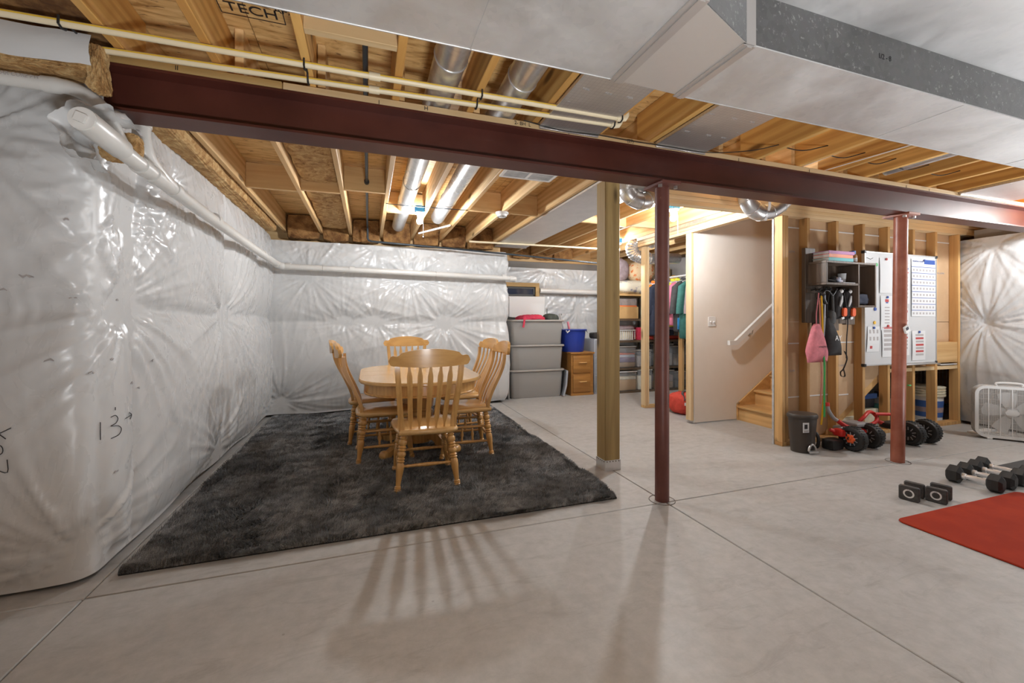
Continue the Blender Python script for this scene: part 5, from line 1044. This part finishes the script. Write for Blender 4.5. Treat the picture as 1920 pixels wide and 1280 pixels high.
solo('dust_sheet',lumpy(30,12,lambda s,t:(lerp(6.5,8.1,s),4.07+.02*math.sin(s*17),lerp(.02,.95,t)),44,.012),'softgrey','crumpled grey plastic sheet at the back of the space under the stairs','sheet',smooth=80)
# ---------------------------------------------------------------- box fan
fn=thing('box_fan','white box fan standing on the floor before the right wall blanket','fan',(6.22,2.44,0),math.radians(-53))
w=.53; h=.535; y0=-.0; D=.12
def ring(wd,hd,r,ya,yb,wi): 
    o=rrect(wd,hd,r,6,0,.018+h/2); i=rrect(wd-2*wi,hd-2*wi,max(.01,r-wi),6,0,.018+h/2); n=len(o); v=[(p[0],y,p[1]) for y in (ya,yb) for pl in (o,i) for p in pl]; f=[]
    for k in range(n):
        j=(k+1)%n; f+=[(k,j,n+j,n+k),(2*n+k,3*n+k,3*n+j,2*n+j),(k,2*n+k,2*n+j,j),(n+k,n+j,3*n+j,3*n+k)]
    return MB().add(v,f)
part('shell',ring(w,h,.085,.006,D,.006),'softgrey',fn,smooth=40); part('front_frame',ring(w,h,.085,-.012,.008,.026),'white',fn,smooth=40)
gb=MB(); zc=.018+h/2
def half(x):   # half height of the rounded opening at x
    a=abs(x)-(w/2-.085); return h/2-.024 if a<=0 else h/2-.085+math.sqrt(max(0,.064**2-a*a))
for k in range(34): 
    z=-.235+.47*k/33; xx=w/2-.024 if abs(z)<h/2-.085 else w/2-.085+math.sqrt(max(0,.064**2-(abs(z)-(h/2-.085))**2)); gb.box(-xx,xx,-.008,-.0055,zc+z-.0008,zc+z+.0008)
for k in range(29): x=-.235+.47*k/28; hh=half(x); gb.box(x-.0007,x+.0007,-.0055,-.0035,zc-hh,zc+hh)
for k in range(1,6): x=-.25+.5*k/6; hh=half(x); gb.box(x-.004,x+.004,-.010,-.006,zc-hh,zc+hh)
part('grille',gb,'white',fn,smooth=0)
bl_=MB(); bl_.add(gb.v,[]); bk=MB()
for k in range(9): x=-.234+.468*k/8; hh=half(x); bk.box(x-.002,x+.002,.100,.104,zc-hh,zc+hh)
for k in range(9): z=-.234+.468*k/8; bk.box(-.24,.24,.1,.103,zc+z-.002,zc+z+.002)
part('rear_grille',bk,'white',fn,smooth=0)
for k in range(5):
    a0=math.radians(100+72*k); v=[];f=[]; n=10
    for i in range(n+1):
        u=i/n; r=.05+.165*u; hw=.030+.034*math.sin(min(1,u*1.05)*PI*.62) if u<.9 else .058*math.sqrt(max(0,1-((u-.9)/.1)**2))+.004
        for q,yy in ((-1,.006),(1,.03)):
            for e in (-.001,.001): v.append((r*math.cos(a0)-q*hw*math.sin(a0),yy+e,zc+r*math.sin(a0)+q*hw*math.cos(a0)))
    for i in range(n): b=i*4; f+=[(b,b+2,b+6,b+4),(b+1,b+5,b+7,b+3),(b,b+4,b+5,b+1),(b+2,b+3,b+7,b+6)]
    f+=[(0,1,3,2),(n*4,n*4+2,n*4+3,n*4+1)]
    part('blade',MB().add(v,f),'white',fn,smooth=60)
part('hub',MB().lathe([(.0,-.004),(.045,-.002),(.062,.02),(.062,.07)],24,Matrix.Translation((0,0,zc))@Matrix.Rotation(-PI/2,4,'X')),'white',fn); part('badge',MB().lathe([(0,-.013),(.05,-.011),(.052,-.006)],24,Matrix.Translation((0,0,zc))@Matrix.Rotation(-PI/2,4,'X'),1,.6),'white',fn)
part('carry_handle',MB().tube(bez([(-.10,.04,.552),(-.09,.04,.585),(.07,.04,.585),(.08,.04,.552)],6),.010,8),'white',fn); part('control_knob',MB().lathe([(.022,.55),(.020,.572),(0,.573)],14,Matrix.Translation((.17,.05,0))),'white',fn)
for x in (-.16,.16): part('foot',MB().box(x-.02,x+.02,-.02,D+.01,0,.02,.003),'white',fn)
# ---------------------------------------------------------------- mats and weights
def mat_(x0,x1,y0,y1,rz,r,m,lab,name,th=.010):
    t=thing(name,lab,'mat',(x0,y0,0),rz); part('sheet',MB().prism(rrect(x1-x0,y1-y0,r,6,(x1-x0)/2,(y1-y0)/2),0,th,2,inset=.004),m,t); return t
mat_(3.06,4.4,1.0,1.70,.0,.05,'redmat','red exercise mat on the concrete in the lower right corner','exercise_mat')
mat_(4.98,6.6,1.36,2.06,.02,.02,'darkmat','thin black exercise mat beyond the dumbbells at right','exercise_mat',.008)
def sqd(x,y,rz,lab):
    t=thing('square_dumbbell',lab,'dumbbell',(x,y,0),rz,'square ended dumbbells by the red mat')
    for yy in (-.075,.045): 
        hd=part('head',MB().prism(rrect(.108,.098,.012,4,0,.050),yy,yy+.03,1,inset=.006),'neo',t)
    part('grip',MB().lathe([(.020,-.05),(.016,-.03),(.018,0),(.016,.03),(.020,.05)],16,Matrix.Translation((0,0,.05))@Matrix.Rotation(PI/2,4,'X')),'seatgrey',t)
    part('weight_ring',MB().lathe([(.029,.0),(.029,.0025),(.020,.0025),(.020,.0)],24,Matrix.Translation((0,-.0735,.050))@Matrix.Rotation(PI/2,4,'X')),'white',t)
    text('3 LB',.008,(0,-.0765,.0755),FACE_Y,'ink',t,world=False); return t
sqd(3.555,1.875,-1.30,'square ended black dumbbell, left of the two'); sqd(3.690,1.795,-1.30,'square ended black dumbbell, right of the two')
def hexd(x,y,rz,L,r,lab):
    t=thing('hex_dumbbell',lab,'dumbbell',(x,y,0),rz,'hex dumbbells with chrome grips')
    for s in (-1,1):
        X=Matrix.Translation((s*L,0,r*.87))@Matrix.Rotation(PI/2,4,'Y')@Matrix.Rotation(0,4,'Z')
        part('hex_head',MB().lathe([(r*.55,-r*.62),(r*.98,-r*.40),(r,-r*.1),(r*.98,r*.40),(r*.55,r*.62)],6,X),'rubber',t,smooth=0)
        part('collar',MB().lathe([(.023,-.012),(.023,.012)],16,Matrix.Translation((s*(L-r*.62-.008),0,r*.87))@Matrix.Rotation(PI/2,4,'Y')),'chrome',t)
    part('grip',MB().lathe([(.015,-L+r*.5),(.016,-L*.4),(.0195,0),(.016,L*.4),(.015,L-r*.5)],16,Matrix.Translation((0,0,r*.87))@Matrix.Rotation(PI/2,4,'Y')),'chrome',t); return t
a=math.radians(-33)
a=math.radians(-82)
hexd(4.25,1.86,a-.03,.108,.068,'hex dumbbell nearest the square ended pair'); hexd(4.415,1.87,a-.02,.112,.068,'hex dumbbell second from the square ended pair')
hexd(4.58,1.88,a,.115,.068,'hex dumbbell third from the square ended pair'); hexd(4.745,1.905,a,.118,.066,'hex dumbbell farthest right, by the black mat')
solo('floor_crumb',MB().sphere((.72,1.03,.003),.006,6,4,(1,1,.5)).sphere((.75,1.02,.002),.005,6,4,(1,1,.5)).sphere((.66,1.02,.002),.004,6,4,(1,1,.5)).sphere((.70,.98,.002),.004,6,4,(1,1,.5)),'ink','few dark crumbs on the concrete in the foreground','debris',kind='stuff')
# ---------------------------------------------------------------- lettering becomes plain mesh
bpy.context.view_layer.update(); dg=bpy.context.evaluated_depsgraph_get()
for o in [o for o in bpy.data.objects if o.type=='FONT']:
    me=bpy.data.meshes.new_from_object(o.evaluated_get(dg)); nm=o.name; o.name='old_text'; n=bpy.data.objects.new('lettering',me); COL.objects.link(n)
    n.parent=o.parent; n.location=o.location; n.rotation_euler=o.rotation_euler
    if o.get('label'): n['label']=o['label']
    bpy.data.objects.remove(o)
